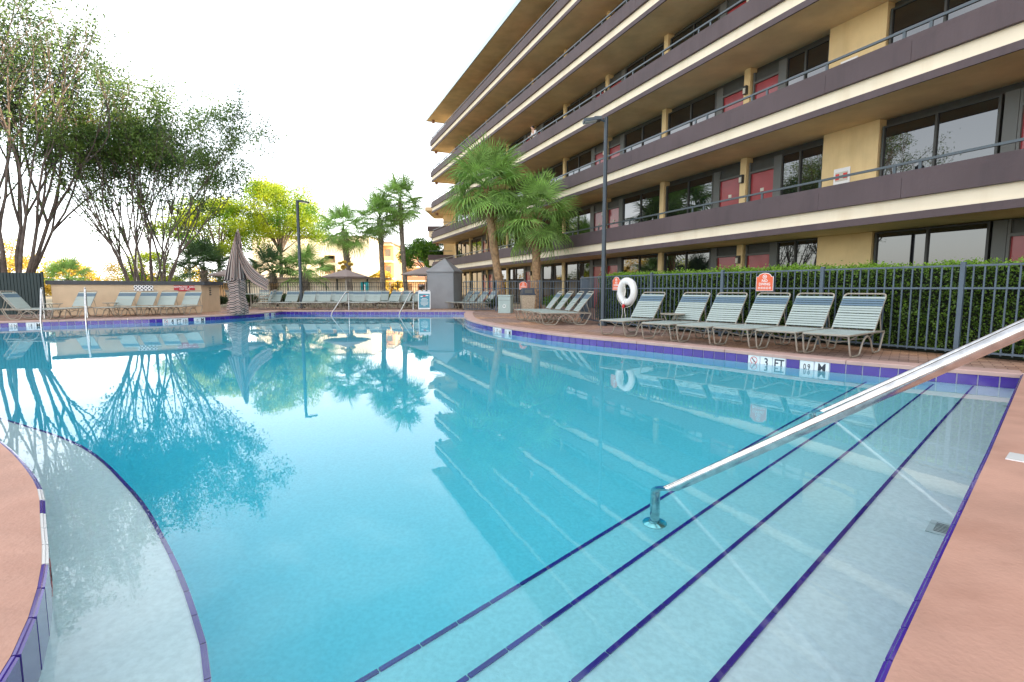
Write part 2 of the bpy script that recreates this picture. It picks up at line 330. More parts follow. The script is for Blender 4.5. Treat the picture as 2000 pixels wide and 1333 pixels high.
# coping strips and coral decks
def coping(name, line, w, m='coping', over=.03):
    root = bpy.data.objects.new(name, None); COL.objects.link(root); tag(root, kind='structure')
    a = offset_line(line, over); b = offset_line(line, -w); k = 0; step = 9
    while k < len(line) - 1:
        e = min(k + step, len(line) - 1); mb = MB(); A = a[k:e + 1]; Bq = b[k:e + 1]; n = len(A)
        A = [A[0].lerp(A[1], .022)] + A[1:-1] + [A[-1].lerp(A[-2], .022)]; Bq = [Bq[0].lerp(Bq[1], .022)] + Bq[1:-1] + [Bq[-1].lerp(Bq[-2], .022)]
        bv = [p.lerp(q, .02) for p, q in zip(A, Bq)]
        mb.v = [(p.x, p.y, -.05) for p in A] + [(p.x, p.y, -.008) for p in A] + [(p.x, p.y, .002) for p in bv] + [(p.x, p.y, 0) for p in Bq] + [(p.x, p.y, -.05) for p in Bq]
        for i in range(n - 1):
            for q in range(4): mb.f.append((q * n + i, q * n + i + 1, (q + 1) * n + i + 1, (q + 1) * n + i))
            mb.f.append((4 * n + i, 4 * n + i + 1, i + 1, i))
        for i in (0, n - 1): mb.f.append(tuple(q * n + i for q in range(5)))
        mb.build('coping_piece', m, root); k = e
    return root
coping('coping_right', SEG_R, .30); coping('coping_far', SEG_F, .30); coping('coping_left', SEG_L, .30); coping('coping_back', SEG_B, .30)
nrm = Vector((.683, -.73)); ed = Vector((.73, .683))
def coral(name, line, pts):
    a = offset_line(line, -.002); return sheet(name, [(p.x, p.y) for p in a] + pts, [], 0.0, 'coral')
coral('deck_near_right', SEG_E, [(6.1, 5.4), (9.5, 2.6), (9.5, -7.5), (-.5, -7.5)])
coral('deck_near_left', SEG_N + SEG_C[1:], [(-.52, -7.5), (-20, -7.5), (-20, 5.0), (-9.3, 5.0), (-6.0, 4.5)])
# deck contraction seams at near right omitted by material; plaster walls of the pool
def wall(name, line, z0, z1, m='plaster'):
    mb = MB(); n = len(line); mb.v = [(p.x, p.y, z0) for p in line] + [(p.x, p.y, z1) for p in line]
    mb.f = [(i, n + i, n + i + 1, i + 1) for i in range(n - 1)]; return mb.build(name, m, kind='structure')
wall('pool_wall', OUT + [OUT[0]], -2.4, -.045)
def zfloor(x, y):
    t = max(0, min(1, (1.2 - x) / 5.5)); z = -.98 - .42 * t; t2 = max(0, min(1, (-9 - x) / 5)); return z - .5 * t2
mb = MB(); NX = 50
for j in range(NX + 1):
    for i in range(NX + 1):
        x = -18 + 25 * i / NX; y = -2 + 26 * j / NX; mb.v.append((x, y, zfloor(x, y)))
for j in range(NX):
    for i in range(NX): a = j * (NX + 1) + i; mb.f.append((a, a + 1, a + NX + 2, a + NX + 1))
mb.build('pool_floor', 'plaster', kind='structure')
wp = grow(OUT, .02); mb = MB().prism([(p.x, p.y) for p in wp], -2.3, WZ); mb.build('pool_water', 'water', kind='structure')

# ------------------------------------------------------------------ tiles
def tile_mesh(m, w=TP - .008, h=.182, t=.012):
    return MB().add([(-w / 2, -h, 0), (w / 2, -h, 0), (w / 2, 0, 0), (-w / 2, 0, 0), (-w / 2 + .003, -h + .003, t), (w / 2 - .003, -h + .003, t), (w / 2 - .003, -.003, t), (-w / 2 + .003, -.003, t)],
                    [(4, 5, 6, 7), (0, 1, 5, 4), (1, 2, 6, 5), (2, 3, 7, 6), (3, 0, 4, 7)]).mesh('tile', m)
T_P = tile_mesh('tile_purple'); T_W = tile_mesh('tile_white'); T_Pc = tile_mesh('tile_purple', h=.20, t=.012); T_Wc = tile_mesh('tile_white', h=.20)
def no_dive(parent, z=.0135):  # red circle with slash and a small diver, flat print
    r = MB().tube([(.05 * math.cos(a), -.055 + .05 * math.sin(a), 0) for a in [2 * math.pi * k / 16 for k in range(16)]], .0045, 4, closed=True)
    r.box((0, -.055, 0), (.094, .008, .004), rz=R(-45)); r.tube([(-.045, -.125, 0), (-.02, -.118, 0), (0, -.128, 0), (.02, -.118, 0), (.045, -.125, 0)], .004, 4)
    r.build('no_diving_mark', 'ink_red', parent, loc=(0, -.02, z)).scale = (1, 1, .2)
    MB().box((-.008, -.05, 0), (.06, .012, .004), rz=R(-50)).box((.012, -.078, 0), (.03, .008, .004), rz=R(20)).build('diver_mark', 'ink', parent, loc=(0, -.02, z))
def band(name, line, z, white=None, seq=None, cap=False):
    root = bpy.data.objects.new(name, None); COL.objects.link(root); tag(root, kind='structure')
    g = []
    back = MB(); a = offset_line(line, .004); n = len(a)
    back.v = [(p.x, p.y, z - .19) for p in a] + [(p.x, p.y, z) for p in a]; back.f = [(i, n + i, n + i + 1, i + 1) for i in range(n - 1)]
    back.build('grout', 'grout', root)
    for i in range(len(line) - 1):
        p, q = line[i], line[i + 1]; c = (p + q) / 2; t = (q - p).normalized(); nv = Vector((-t.y, t.x))
        k = (seq or {}).get(i)
        M = frame((c.x + nv.x * .004, c.y + nv.y * .004, z), (-t.x, -t.y, 0), (0, 0, 1), (nv.x, nv.y, 0))
        o = put('tile', (T_W if k is not None else T_P), root, mtx=M)
        if k:
            if k == 'X': no_dive(o)
            else: put('lettering', text_mesh(k, .17 if len(k) < 3 else .12, 'ink', sx=(.8 if len(k) < 3 else .62)), o, loc=(0, -.092, .0125))
        if cap:
            M2 = frame((c.x + nv.x * .014, c.y + nv.y * .014, z + .0), (-t.x, -t.y, 0), (-nv.x, -nv.y, 0), (0, 0, 1))
            put('cap_tile', CAPW if k is not None else CAPP, root, mtx=M2)
    return root
def cap_mesh(m):
    w = TP - .006; d = .018
    return MB().add([(-w / 2, 0, -.03), (w / 2, 0, -.03), (w / 2, d, -.03), (-w / 2, d, -.03), (-w / 2, 0, -.006), (w / 2, 0, -.006), (w / 2, .008, .002), (-w / 2, .008, .002), (w / 2, d, .002), (-w / 2, d, .002)],
                    [(0, 1, 5, 4), (4, 5, 6, 7), (7, 6, 8, 9), (0, 4, 7, 9, 3), (1, 2, 8, 6, 5)]).mesh('cap_tile', m)
CAPW = cap_mesh('tile_white'); CAPP = cap_mesh('tile_purple')
def near(line, p):
    p = Vector(p); return min(range(len(line) - 1), key=lambda i: ((line[i] + line[i + 1]) / 2 - p).length)
def seq(line, p, items):
    i = near(line, p); return {i - k: it for k, it in enumerate(items) if it is not None}
s = seq(SEG_R, (3.70, 7.70), ['X', '3', 'FT', None, '0.9', 'M']); s.update(seq(SEG_R, (-.42, 13.35), ['X', '3 FT', '6 IN', None, '1.1', 'M']))
band('tile_band_right', SEG_R, -.05, seq=s)
band('tile_band_far', SEG_F, -.05)
s = seq(SEG_L, (-11.62, 17.22), ['X', '4', 'FT', '6 IN', None, '1.4', 'M']); s.update(seq(SEG_L, (-14.75, 15.02), ['5 FT', '10 IN', None, '1.8', 'M'][1:]))
s.update(seq(SEG_L, (-10.08, 20.9), ['X', '4 FT', None, '1.2', 'M']))
band('tile_band_left', SEG_L, -.05, seq=s)
i0 = near(SEG_N, (-1.95, 2.03))
s = {i0: '', i0 + 1: '1 FT', i0 + 2: 'X', i0 - 2: ''}
band('tile_band_near_left', SEG_N, -.004, seq=s, cap=True)
band('tile_band_near_right', SEG_E, -.004, cap=True)

# steps: treads run along ed, offsets measured along -nrm from the near right edge
ST = [(.245, .64, -.28), (.64, 1.0, -.43), (1.0, 1.335, -.58), (1.335, 1.67, -.73)]
NOSE = MB().box((0, 0, 0), (TP - .007, .019, .012)).mesh('nosing_tile', 'tile_purple')
NOSEF = MB().box((0, 0, 0), (TP - .007, .012, .05)).mesh('nosing_tile', 'tile_purple')
for k, (o0, o1, z) in enumerate(ST):
    r = MB(); nn = -nrm
    def P(t, o): v = ed * t + nn * o; return (v.x, v.y)
    t0, t1 = -.5 if k else -.9, 9.5
    r.prism([P(t0, .245), P(t1, .245), P(t1, o1), P(t0, o1)], -1.3 - .01 * k, z)
    root = r.build('pool_step', 'plaster', kind='structure')
    n = int((t1 - t0 - .6) / TP)
    for i in range(n):
        t = t0 + (i + .5) * TP + .02 * k; c = Vector(P(t, o1 - .011))
        put('nosing_tile', NOSE, root, mtx=frame((c.x, c.y, z + .004), (ed.x, ed.y, 0), (nn.x, nn.y, 0), (0, 0, 1)))
# ledge along near left edge
LED = smooth_line([(-8.5, 6.3), (-6.3, 5.5), (-4.78, 4.6), (-3.27, 3.75), (-2.22, 2.89), (-1.58, 2.25), (-1.14, 1.75), (-.89, 1.40), (-.70, .9), (-.62, .2)], TP)
mbl = MB().prism([(p.x, p.y) for p in LED] + [(-2, 0), (-5, 3), (-9, 5.4)], -1.5, -.30); ledge = mbl.build('pool_ledge', 'plaster', kind='structure')
def nosing(root, line, z, side=1):
    for i in range(len(line) - 1):
        p, q = line[i], line[i + 1]; c = (p + q) / 2; t = (q - p).normalized(); nv = Vector((-t.y, t.x)) * side; c = c - nv * .011
        put('nosing_tile', NOSE, root, mtx=frame((c.x, c.y, z + .004), (t.x, t.y, 0), (nv.x, nv.y, 0) if side > 0 else (-nv.x, -nv.y, 0), (0, 0, 1)))
nosing(ledge, LED, -.30)
NL = smooth_line([(-2.25, 22.5), (-2.45, 21.2), (-2.2, 19.5), (-1.8, 17.4), (-1.35, 15.4), (-.75, 13.95), (-.3, 13.2)], TP)
nl = MB().prism([(p.x, p.y) for p in NL] + [(1.5, 14.2), (0, 22.5)], -1.6, -.34).build('nose_ledge', 'plaster', kind='structure'); nosing(nl, NL, -.34)
# drain grate on first tread and skimmer fitting
g = thing('drain_grate', 'square slotted drain grate on the shallow top step, near the coral deck edge', 'drain', (2.10, 2.36, -.272), R(43))
MB().box((0, 0, 0), (.17, .15, .012)).build('frame', 'grate', g)
for i in range(7): MB().box((-.055 + i * .018, 0, .009), (.004, .10, .005)).build('slot', 'frame_grey', g)
g = thing('return_fitting', 'small round return fitting on the top step by the far corner', 'fitting', (4.84, 4.88, -.272))
MB().lathe([(.06, 0), (.06, .008), (.045, .012)], 20).build('ring', 'grate', g); MB().lathe([(.035, 0), (.035, .014)], 16).build('plug', 'frame_grey', g)
# deck marker, flat tile with no-diving print
g = thing('deck_marker', 'white no-diving marker tile set in the coral deck at the right', 'marker', (2.88, 2.78, .003), R(40))
MB().box((0, 0, 0), (.17, .16, .006)).build('tile', 'tile_white', g)
no_dive(g, .004)

# ------------------------------------------------------------------ handrails in the steps
def bend(P, rad=.06, n=6):
    P = [Vector(p) for p in P]; o = [P[0]]
    for i in range(1, len(P) - 1):
        a = (P[i - 1] - P[i]); b = (P[i + 1] - P[i]); rr = min(rad, a.length * .45, b.length * .45); a = P[i] + a.normalized() * rr; b = P[i] + b.normalized() * rr
        for k in range(n + 1): t = k / n; o.append((1 - t) ** 2 * a + 2 * t * (1 - t) * P[i] + t * t * b)
    return o + [P[-1]]
def step_rail(bx, by, rise, run, label):
    t = thing('handrail', label, 'handrail', (bx, by, -.73), group='stainless handrails in the pool steps')
    d = nrm; P = [(0, 0, 0), (0, 0, .49), (.10 * d.x, .10 * d.y, .56)]
    e = Vector((d.x * run, d.y * run, .56 + rise)); P += [e, (e.x + d.x * .30, e.y + d.y * .30, e.z + .05), (e.x + d.x * .42, e.y + d.y * .42, e.z - .1), (e.x + d.x * .42, e.y + d.y * .42, .73)]
    MB().tube(bend(P, .09, 7), .0275, 20).build('rail', 'steel', t, smooth=True)
    MB().lathe([(.068, 0), (.068, .008), (.05, .016), (.034, .022), (.034, .03)], 28).build('flange', 'steel', t, smooth=True)
    MB().lathe([(.068, 0), (.068, .008), (.04, .018)], 28, (e.x + d.x * .42, e.y + d.y * .42, .73)).build('flange', 'steel', t, smooth=True)
step_rail(.83, 2.86, 1.02, 1.50, 'nearest thick stainless handrail rising from the pool steps past the right edge')
step_rail(2.81, 4.69, 1.03, 1.55, 'second stainless handrail in the steps, hidden just behind the nearest one')

# ------------------------------------------------------------------ hotel
FD = Vector((.389, -.921)).normalized(); FN = Vector((.921, .389)).normalized(); FP = Vector((-7.4, 48.5)); FL = 78.0
def fp(s, o, z=0): v = FP + FD * s + FN * o; return Vector((v.x, v.y, z))
hotel = thing('hotel', 'six storey hotel with brown parapets, cream bands and red doors facing the pool', 'hotel', (FP.x, FP.y, 0), math.atan2(FD.y, FD.x))
# local axes: x along facade to the near end, y = -FN side is positive?  y local = rot90(FD)
LY = Vector((-FD.y, FD.x)); SG = 1 if LY.dot(FN) > 0 else -1
def hb(mb, s0, s1, o0, o1, z0, z1):
    a, b = sorted((SG * o0, SG * o1)); return mb.box(((s0 + s1) / 2, (a + b) / 2, (z0 + z1) / 2), (s1 - s0, b - a, z1 - z0))
H0, FH = 2.40, 2.77
WALL = 1.62
for n in range(1, 6):
    z = H0 + FH * (n - 1)
    hb(MB(), 0, FL, .0, 14, z + .004, z + .2).build('floor_slab', 'soffit', hotel)
    hb(MB(), -.03, FL, -.05, -.0, z - .0, z + .16).build('edge_trim', 'brown_paint', hotel)
    hb(MB(), -.01, FL, -.0, .16, z + .203, z + .60).build('cream_band', 'cream_paint', hotel)
    hb(MB(), -.008, FL, -.02, -.002, z + .162, z + .203).build('cream_band_foot', 'cream_paint', hotel)
    # parapet made of cast lengths with open joints
    js = [-.06] + [j for j in (6.5, 14.6, 22.8, 30.9, 38.62, 40.5, 48, 56, 64, 72)] + [FL]
    for a, b in zip(js[:-1], js[1:]): hb(MB(), a + .004, b - .004, -.10, .10, z + .47, z + .885).build('parapet', 'brown_paint', hotel)
    hb(MB(), -.04, FL, -.02, .12, z + .885, z + 1.03).build('parapet_kerb', 'brown_paint', hotel)
    hb(MB(), 0, FL, .03, .085, z + 1.185, z + 1.235).build('railing', 'rail_metal', hotel)
    pm = hb(MB(), -.03, .03, .04, .075, 0, .16).mesh('railing_post', 'rail_metal'); s = .35
    while s < FL - 20:
        put('railing_post', pm, hotel, loc=(s, 0, z + 1.03)); s += 1.72 if int(s * 3) % 3 else .5
    for x in (.35,):
        MB().box((x, SG * .35, z - .11), (.22, .22, .22)).build('corner_lamp', 'far_brown', hotel)
zr = H0 + FH * 5
hb(MB(), -.35, FL, -.30, 15, zr + .0, zr + .14).build('roof_slab', 'soffit', hotel)
hb(MB(), -.40, FL, -.36, -.302, zr - .02, zr + .30).build('roof_fascia', 'roof_metal', hotel)
hb(MB(), -.45, -.352, -.36, 15, zr - .02, zr + .30).build('roof_fascia', 'roof_metal', hotel)
MB().box((.1, SG * .2, zr - .14), (.22, .22, .24)).build('corner_lamp', 'far_brown', hotel)
hb(MB(), 2.05, FL, WALL + .22, 13.5, 0, zr).build('core', 'frame_dark', hotel)
hb(MB(), 1.9, 2.05, WALL, 13.7, 0, zr).build('end_wall', 'yellow_stucco', hotel)
# bays
SCON = [2.24 + 8.13 * k for k in range(1, 9)]   # doorway piers with sconces
SCON = [10.35, 18.45, 26.55, 34.68, 42.78, 50.9, 59, 67.1]
PLAIN = [2.1, 6.2, 14.4, 22.5, 30.65, 46.9, 55, 63.1, 71.2]
Z0H = FH - .2
def local_mesh(f): return f
def quad_box(name, m, sx, o0, o1, z0, z1):  # centred on s=0
    return hb(MB(), -sx / 2, sx / 2, o0, o1, z0, z1).mesh(name, m)
M_pier = quad_box('pier', 'yellow_stucco', .24, WALL - .06, WALL + .24, 0, 2.4); M_pier_u = quad_box('pier', 'yellow_stucco', .24, WALL - .06, WALL + .24, .2, FH)
M_door = quad_box('door', 'door_red', .88, WALL + .06, WALL + .10, .03, 2.03)
M_dfr = MB(); hb(M_dfr, -.49, -.44, WALL, WALL + .12, 0, 2.38); hb(M_dfr, .44, .49, WALL, WALL + .12, 0, 2.38); hb(M_dfr, -.44, .44, WALL, WALL + .12, 2.03, 2.09); M_dfr = M_dfr.mesh('door_frame', 'frame_grey')
M_trans = quad_box('transom_panel', 'frame_dark', .88, WALL + .05, WALL + .09, 2.09, 2.38)
M_post = quad_box('mullion_post', 'frame_grey', .24, WALL - .0, WALL + .12, 0, 2.38)
M_plate = quad_box('door_plate', 'plaque', .13, WALL + .045, WALL + .059, 1.42, 1.52)
M_knob = quad_box('door_handle', 'frame_dark', .05, WALL + .02, WALL + .059, .98, 1.08)
def pane_mesh(wd): return quad_box('pane', 'window_glass', wd, WALL + .06, WALL + .07, .06, 2.34)
PM = {}
def window(parent, s, wd, zb, np=2):
    k = (round(wd, 2), np)
    if k not in PM:
        f = MB(); hb(f, -wd / 2, wd / 2, WALL + .02, WALL + .1, .0, .06); hb(f, -wd / 2, wd / 2, WALL + .02, WALL + .1, 2.34, 2.38)
        for i in range(np + 1): x = -wd / 2 + .025 + (wd - .05) * i / np; hb(f, x - .025, x + .025, WALL + .015, WALL + .1, .06, 2.34)
        pw = (wd - .05) / np - .05; PM[k] = (f.mesh('window', 'frame_dark'), pane_mesh(pw))
    f, p = PM[k]; o = put('window', f, parent, loc=(s, 0, zb))
    for i in range(np): put('pane', p, o, loc=(-wd / 2 + .025 + (wd - .05) * (i + .5) / np, 0, 0))
M_sc = hb(MB(), -.06, .06, WALL - .16, WALL - .062, 0, .26).mesh('wall_sconce', 'frame_dark'); M_scg = hb(MB(), -.045, .045, WALL - .185, WALL - .162, .02, .18).mesh('sconce_glass', 'sconce_glass')
def door(s, zb, far):
    d = put('door', M_door, hotel, loc=(s, 0, zb)); put('door_frame', M_dfr, hotel, loc=(s, 0, zb)); put('transom_panel', M_trans, hotel, loc=(s, 0, zb))
    put('door_plate', M_plate, d); put('door_handle', M_knob, d, loc=(.36 * far, 0, 0))
for n in range(6):
    zb = 0 if n == 0 else H0 + FH * (n - 1) + .2
    pz = 0 if n == 0 else zb - .2
    for s in PLAIN: put('pier', M_pier if n == 0 else M_pier_u, hotel, loc=(s, 0, pz))
    for s in SCON:
        put('pier', M_pier if n == 0 else M_pier_u, hotel, loc=(s, 0, pz))
        q = put('wall_sconce', M_sc, hotel, loc=(s, 0, zb + 1.78)); put('sconce_glass', M_scg, q)
        if s == 42.78:
            door(s - .68, zb, 1); door(s + .68, zb, -1); put('mullion_post', M_post, hotel, loc=(s - 1.30, 0, zb)); put('mullion_post', M_post, hotel, loc=(s + 1.30, 0, zb))
            window(hotel, 40.12, 2.36, zb); window(hotel, s + 2.70, 2.5, zb)
        elif s == 34.68:
            door(s - .62, zb, 1); door(s + .68, zb, -1); put('mullion_post', M_post, hotel, loc=(s - 1.23, 0, zb)); put('mullion_post', M_post, hotel, loc=(s + 1.27, 0, zb))
            window(hotel, s - 2.63, 2.5, zb); window(hotel, 36.67, 1.48, zb)
        else:
            door(s - .62, zb, 1); door(s + .62, zb, -1); put('mullion_post', M_post, hotel, loc=(s - 1.23, 0, zb)); put('mullion_post', M_post, hotel, loc=(s + 1.23, 0, zb))
            window(hotel, s - 2.63, 2.55, zb); window(hotel, s + 2.63, 2.55, zb)
    window(hotel, 4.15, 3.8, zb, 3)
    hb(MB(), 37.42, 38.9, WALL - .04, WALL + .24, pz if n == 0 else pz + .2, pz + (2.4 if n == 0 else FH)).build('stucco_wall', 'yellow_stucco', hotel)
    bd = hb(MB(), -.22, .22, WALL - .075, WALL - .043, 0, .56).build('notice_board', 'white', hotel, loc=(38.02, 0, zb + 1.0))
    hb(MB(), -.17, .17, WALL - .082, WALL - .077, .22, .46).build('map_print', 'plaque', bd)
    hb(MB(), -.16, -.06, WALL - .088, WALL - .084, .26, .42).build('map_block', 'ink_red', bd); hb(MB(), .05, .16, WALL - .088, WALL - .084, .28, .42).build('map_block', 'ink_red', bd)
# rear wing seen past the hotel's far end
wing = thing('rear_wing', 'small brown and cream stair wing just past the far end of the hotel', 'building', (-7.3, 56, 0))
for z in (3.3, 6.2):
    MB().box((0, 0, z + .85), (2.6, 6, .5)).build('parapet', 'brown_paint', wing); MB().box((0, 0, z + .3), (2.4, 5.8, .58)).build('cream_band', 'cream_paint', wing)
    MB().box((0, -2.9, z + 1.5), (2.4, .05, .05)).build('railing', 'rail_metal', wing)
MB().box((.7, .5, 4.4), (1.2, 4, 8.8)).build('wall', 'yellow_stucco', wing); MB().box((0, 0, 9.0), (3.0, 6.2, .35)).build('roof_slab', 'soffit', wing)

# ------------------------------------------------------------------ fences
def fence(name, label, line, hgt, m, sp=.117, post_every=16, pw=.018, post_w=.055, mid=.31, top_r=.035, group=None, base=.06, mid2=True):
    o0 = line[0]; root = thing(name, label, 'fence', (o0.x, o0.y, 0), group=group)
    Lq = resample(line, sp); pick = MB().box((0, 0, (hgt + base) / 2), (pw, pw, hgt - base)).mesh('picket', m); pst = MB().box((0, 0, hgt / 2 + .02), (post_w, post_w, hgt + .04)).mesh('post', m)
    rl = [hgt, base + .04] + ([hgt - mid] if mid else [])
    for i, p in enumerate(Lq):
        t = (Lq[min(i + 1, len(Lq) - 1)] - Lq[max(i - 1, 0)]); a = math.atan2(t.y, t.x)
        put('post' if i % post_every == 0 else 'picket', pst if i % post_every == 0 else pick, root, loc=(p.x - o0.x, p.y - o0.y, 0), rot=(0, 0, a))
    for z in rl:
        for k in range(0, len(Lq) - 1, post_every):
            seg = Lq[k:k + post_every + 1]; mb = MB()
            for p, q in zip(seg[:-1], seg[1:]):
                d = q - p; c = (p + q) / 2 - o0; mb.box((c.x, c.y, z - .012), (d.length + .002, top_r, .026), rz=math.atan2(d.y, d.x))
            mb.build('rail', m, root)
    return root
FR = smooth_line([(9.1, 2.3), (8.0, 4.25), (7.0, 5.9), (5.99, 7.53), (5.0, 9.15), (3.95, 10.65), (3.05, 12.2), (2.42, 13.6), (2.15, 14.7), (2.14, 16), (2.45, 18), (2.95, 20.0), (3.0, 21.3)], .25)
# shift so a post lands at (5.99,7.53)
fence('picket_fence', 'blue grey metal picket fence curving behind the loungers in front of the hedge', FR, 1.28, 'fence_paint', post_every=16)
FB = [Vector((3.0, 21.35)), Vector((-2.05, 22.0)), Vector((-2.3, 26.0))]
fence('picket_fence', 'blue grey picket fence behind the two rubbish bins and tall palms', FB[:2], 1.28, 'fence_paint', group=None)
FK = [Vector((-2.3, 28.5)), Vector((-9, 30.0)), Vector((-17.5, 29.5)), Vector((-18.5, 24.0))]
fence('black_fence', 'black picket fence behind the far row of loungers and tan umbrellas', FK, 1.32, 'fence_black', sp=.135, mid=.25)
FG = [Vector((-16.3, 17.9)), Vector((-20.3, 17.2)), Vector((-23, 13))]
fence('slat_fence', 'dark green close slatted fence at the far left beside the bar wall', FG, 1.50, 'fence_green', sp=.10, pw=.082, mid=0, post_every=22)

# ------------------------------------------------------------------ signs on fences, life ring
def arch_sign(x, y, z, rz, w, h, label, big=True):
    t = thing('no_diving_sign', label, 'sign', (x, y, z), rz, group=None)
    def outline(w, h): return [(-w / 2, -h / 2), (w / 2, -h / 2), (w / 2, h * .30)] + [(w * .38 * math.cos(a), h * .30 + h * .2 * math.sin(a)) for a in [math.pi * k / 8 for k in range(0, 9)]] + [(-w / 2, h * .30)]
    def plate(w, h, d, y0):
        P = outline(w, h); n = len(P); m = MB(); m.add([(p[0], y0, p[1]) for p in P] + [(p[0], y0 - d, p[1]) for p in P], [tuple(range(n))[::-1], tuple(range(n, 2 * n))] + [(i, (i + 1) % n, n + (i + 1) % n, n + i) for i in range(n)][::1]); return m
    plate(w, h, .012, 0).build('backing', 'ink', t); plate(w * .955, h * .955, .003, -.0125).build('border', 'ink_white', t); plate(w * .90, h * .90, .003, -.0157).build('panel', 'sign_orange', t)
    X = frame((0, -.0195, 0), (1, 0, 0), (0, 0, 1), (0, -1, 0))
    def T(s, size, zz, sx=1): put('lettering', text_mesh(s, size, 'ink_white', sx=sx), t, mtx=frame((0, -.0195, zz), (1, 0, 0), (0, 0, 1), (0, -1, 0)))
    MB().tube([(h * .10 * math.cos(a), 0, h * .10 * math.sin(a)) for a in [2 * math.pi * k / 14 for k in range(14)]], h * .014, 4, closed=True).box((0, 0, 0), (h * .19, .004, h * .02), ry=R(45)).box((0, 0, 0), (h * .13, .004, h * .03), ry=R(-40)).build('no_diving_mark', 'ink_white', t, loc=(0, -.02, h * .27))
    T('NO', h * .20, h * .06); T('DIVING', h * .20, -h * .12, .92)
    for k, q in enumerate((-.27, -.315, -.36)):
        for j in range(5): MB().box((-w * .30 + j * w * .15, 0, 0), (w * .12, .002, h * .022)).build('small_print', 'ink_white', t, loc=(0, -.0195, h * q))
def fdir(x, y):
    i = near(FR, (x, y)); d = (FR[i + 1] - FR[i]); return math.atan2(d.y, d.x)
i = near(FR, (4.60, 9.72)); d = (FR[i + 1] - FR[i]).normalized(); nv = Vector((-d.y, d.x)); c = FR[i]
# sign faces the pool: local -y towards the pool
def face(v): return math.atan2(v.y, v.x) + R(90)
arch_sign(c.x + nv.x * .03, c.y + nv.y * .03, 1.075, face(nv), .34, .35, 'orange arched NO DIVING sign on the fence between loungers and hedge')
i = near(FR, (2.60, 13.0)); d = (FR[i + 1] - FR[i]).normalized(); nv = Vector((-d.y, d.x)); c = FR[i]
arch_sign(c.x + nv.x * .03, c.y + nv.y * .03, 1.08, face(nv), .34, .35, 'orange arched sign partly hidden behind the white life ring')
arch_sign(.47, 21.62, 1.08, 0, .34, .35, 'orange arched sign on the back fence above the tan bin')
i = near(FR, (2.82, 12.55)); d = (FR[i + 1] - FR[i]).normalized(); nv = Vector((-d.y, d.x)); c = FR[i] + nv * .09
t = thing('life_ring', 'white life ring with rope hanging on the curved picket fence', 'life ring', (c.x, c.y, .88), face(nv))
A = [2 * math.pi * k / 32 for k in range(32)]
MB().tube([(.255 * math.cos(a), 0, .255 * math.sin(a)) for a in A], .085, 12, closed=True).build('ring', 'ring_white', t, smooth=True)
for a in (R(45), R(135), R(225), R(315)): MB().tube([(.255 * math.cos(a + q), 0, .255 * math.sin(a + q)) for q in (-.1, 0, .1)], .088, 12).build('band', 'white', t, smooth=True)
MB().tube([(.35 * math.cos(a) + .02 * math.sin(5 * a), -.03, .36 * math.sin(a) - .02) for a in A], .007, 5, closed=True).build('grab_rope', 'rope', t)
MB().tube(bend([(-.02, -.09, .2), (.03, -.1, -.1), (-.06, -.1, -.33), (-.05, -.08, -.52), (-.10, -.08, -.64), (0, -.08, -.74), (.06, -.08, -.6), (.0, -.08, -.4)], .06), .007, 5).build('throw_rope', 'rope', t)
for q in range(3): MB().tube(bend([(-.03 + .02 * q, -.1, .2), (-.08 + .04 * q, -.11, 0), (.0 + .02 * q, -.1, -.13), (.05 + .01 * q, -.1, .02), (.0, -.1, .2)], .05), .006, 5).build('rope_coil', 'rope', t)
MB().lathe([(.02, -.40), (.035, -.37), (.035, -.33), (.02, -.30)], 12).build('float', 'ink_red', t, loc=(-.02, -.09, 0)); MB().lathe([(.03, -.30), (.035, -.26), (.02, -.22)], 12).build('knob', 'white', t, loc=(-.02, -.09, 0))

# ------------------------------------------------------------------ hedge and foliage generators
def leaf_obj(name, m, pos, size, parent=None, nrng=None, seed=1, flat=0., aspect=.5, smat=None, loc=(0, 0, 0), **kw):
    g = np.random.default_rng(seed); pos = np.asarray(pos, float); n = len(pos); size = np.asarray(size, float) * np.ones(n)
    a = g.normal(size=(n, 3)); a[:, 2] *= (1 - flat); a /= np.linalg.norm(a, axis=1)[:, None]
    b = g.normal(size=(n, 3)); b -= (b * a).sum(1)[:, None] * a; b /= np.linalg.norm(b, axis=1)[:, None]; c = np.cross(a, b)
    s = size[:, None]
    V = np.stack([pos - a * s * .5, pos + b * s * aspect * .5 + c * s * .08, pos + a * s * .5, pos - b * s * aspect * .5 + c * s * .08], 1).reshape(-1, 3)
    F = np.arange(4 * n).reshape(-1, 4)
    me = bpy.data.meshes.new(name); me.from_pydata(V.tolist(), [], F.tolist()); me.materials.append(MATS[m])
    if smat:
        me.materials.append(MATS[smat[0]]); idx = (smat[1](pos, g)).astype(int); me.polygons.foreach_set('material_index', idx)
    me.update(); return put(name, me, parent, loc=loc, **kw)
HL = smooth_line([(7.25, 6.55), (6.55, 7.85), (5.55, 9.5), (4.5, 11.0), (3.6, 12.5), (3.0, 13.7), (2.78, 14.4)], .15)
hedge = thing('hedge', 'long clipped green hedge standing behind the picket fence', 'hedge', (HL[0].x, HL[0].y, 0))
g = np.random.default_rng(5); P = []
hl = np.array([(p.x - HL[0].x, p.y - HL[0].y) for p in HL]); nh = len(hl)
N = 46000; i = g.integers(0, nh - 1, N); f = g.random(N)[:, None]; c = hl[i] * (1 - f) + hl[i + 1] * f
tt = hl[np.minimum(i + 1, nh - 1)] - hl[i]; tt /= np.linalg.norm(tt, axis=1)[:, None]; nn_ = np.stack([-tt[:, 1], tt[:, 0]], 1)
HT = 1.30
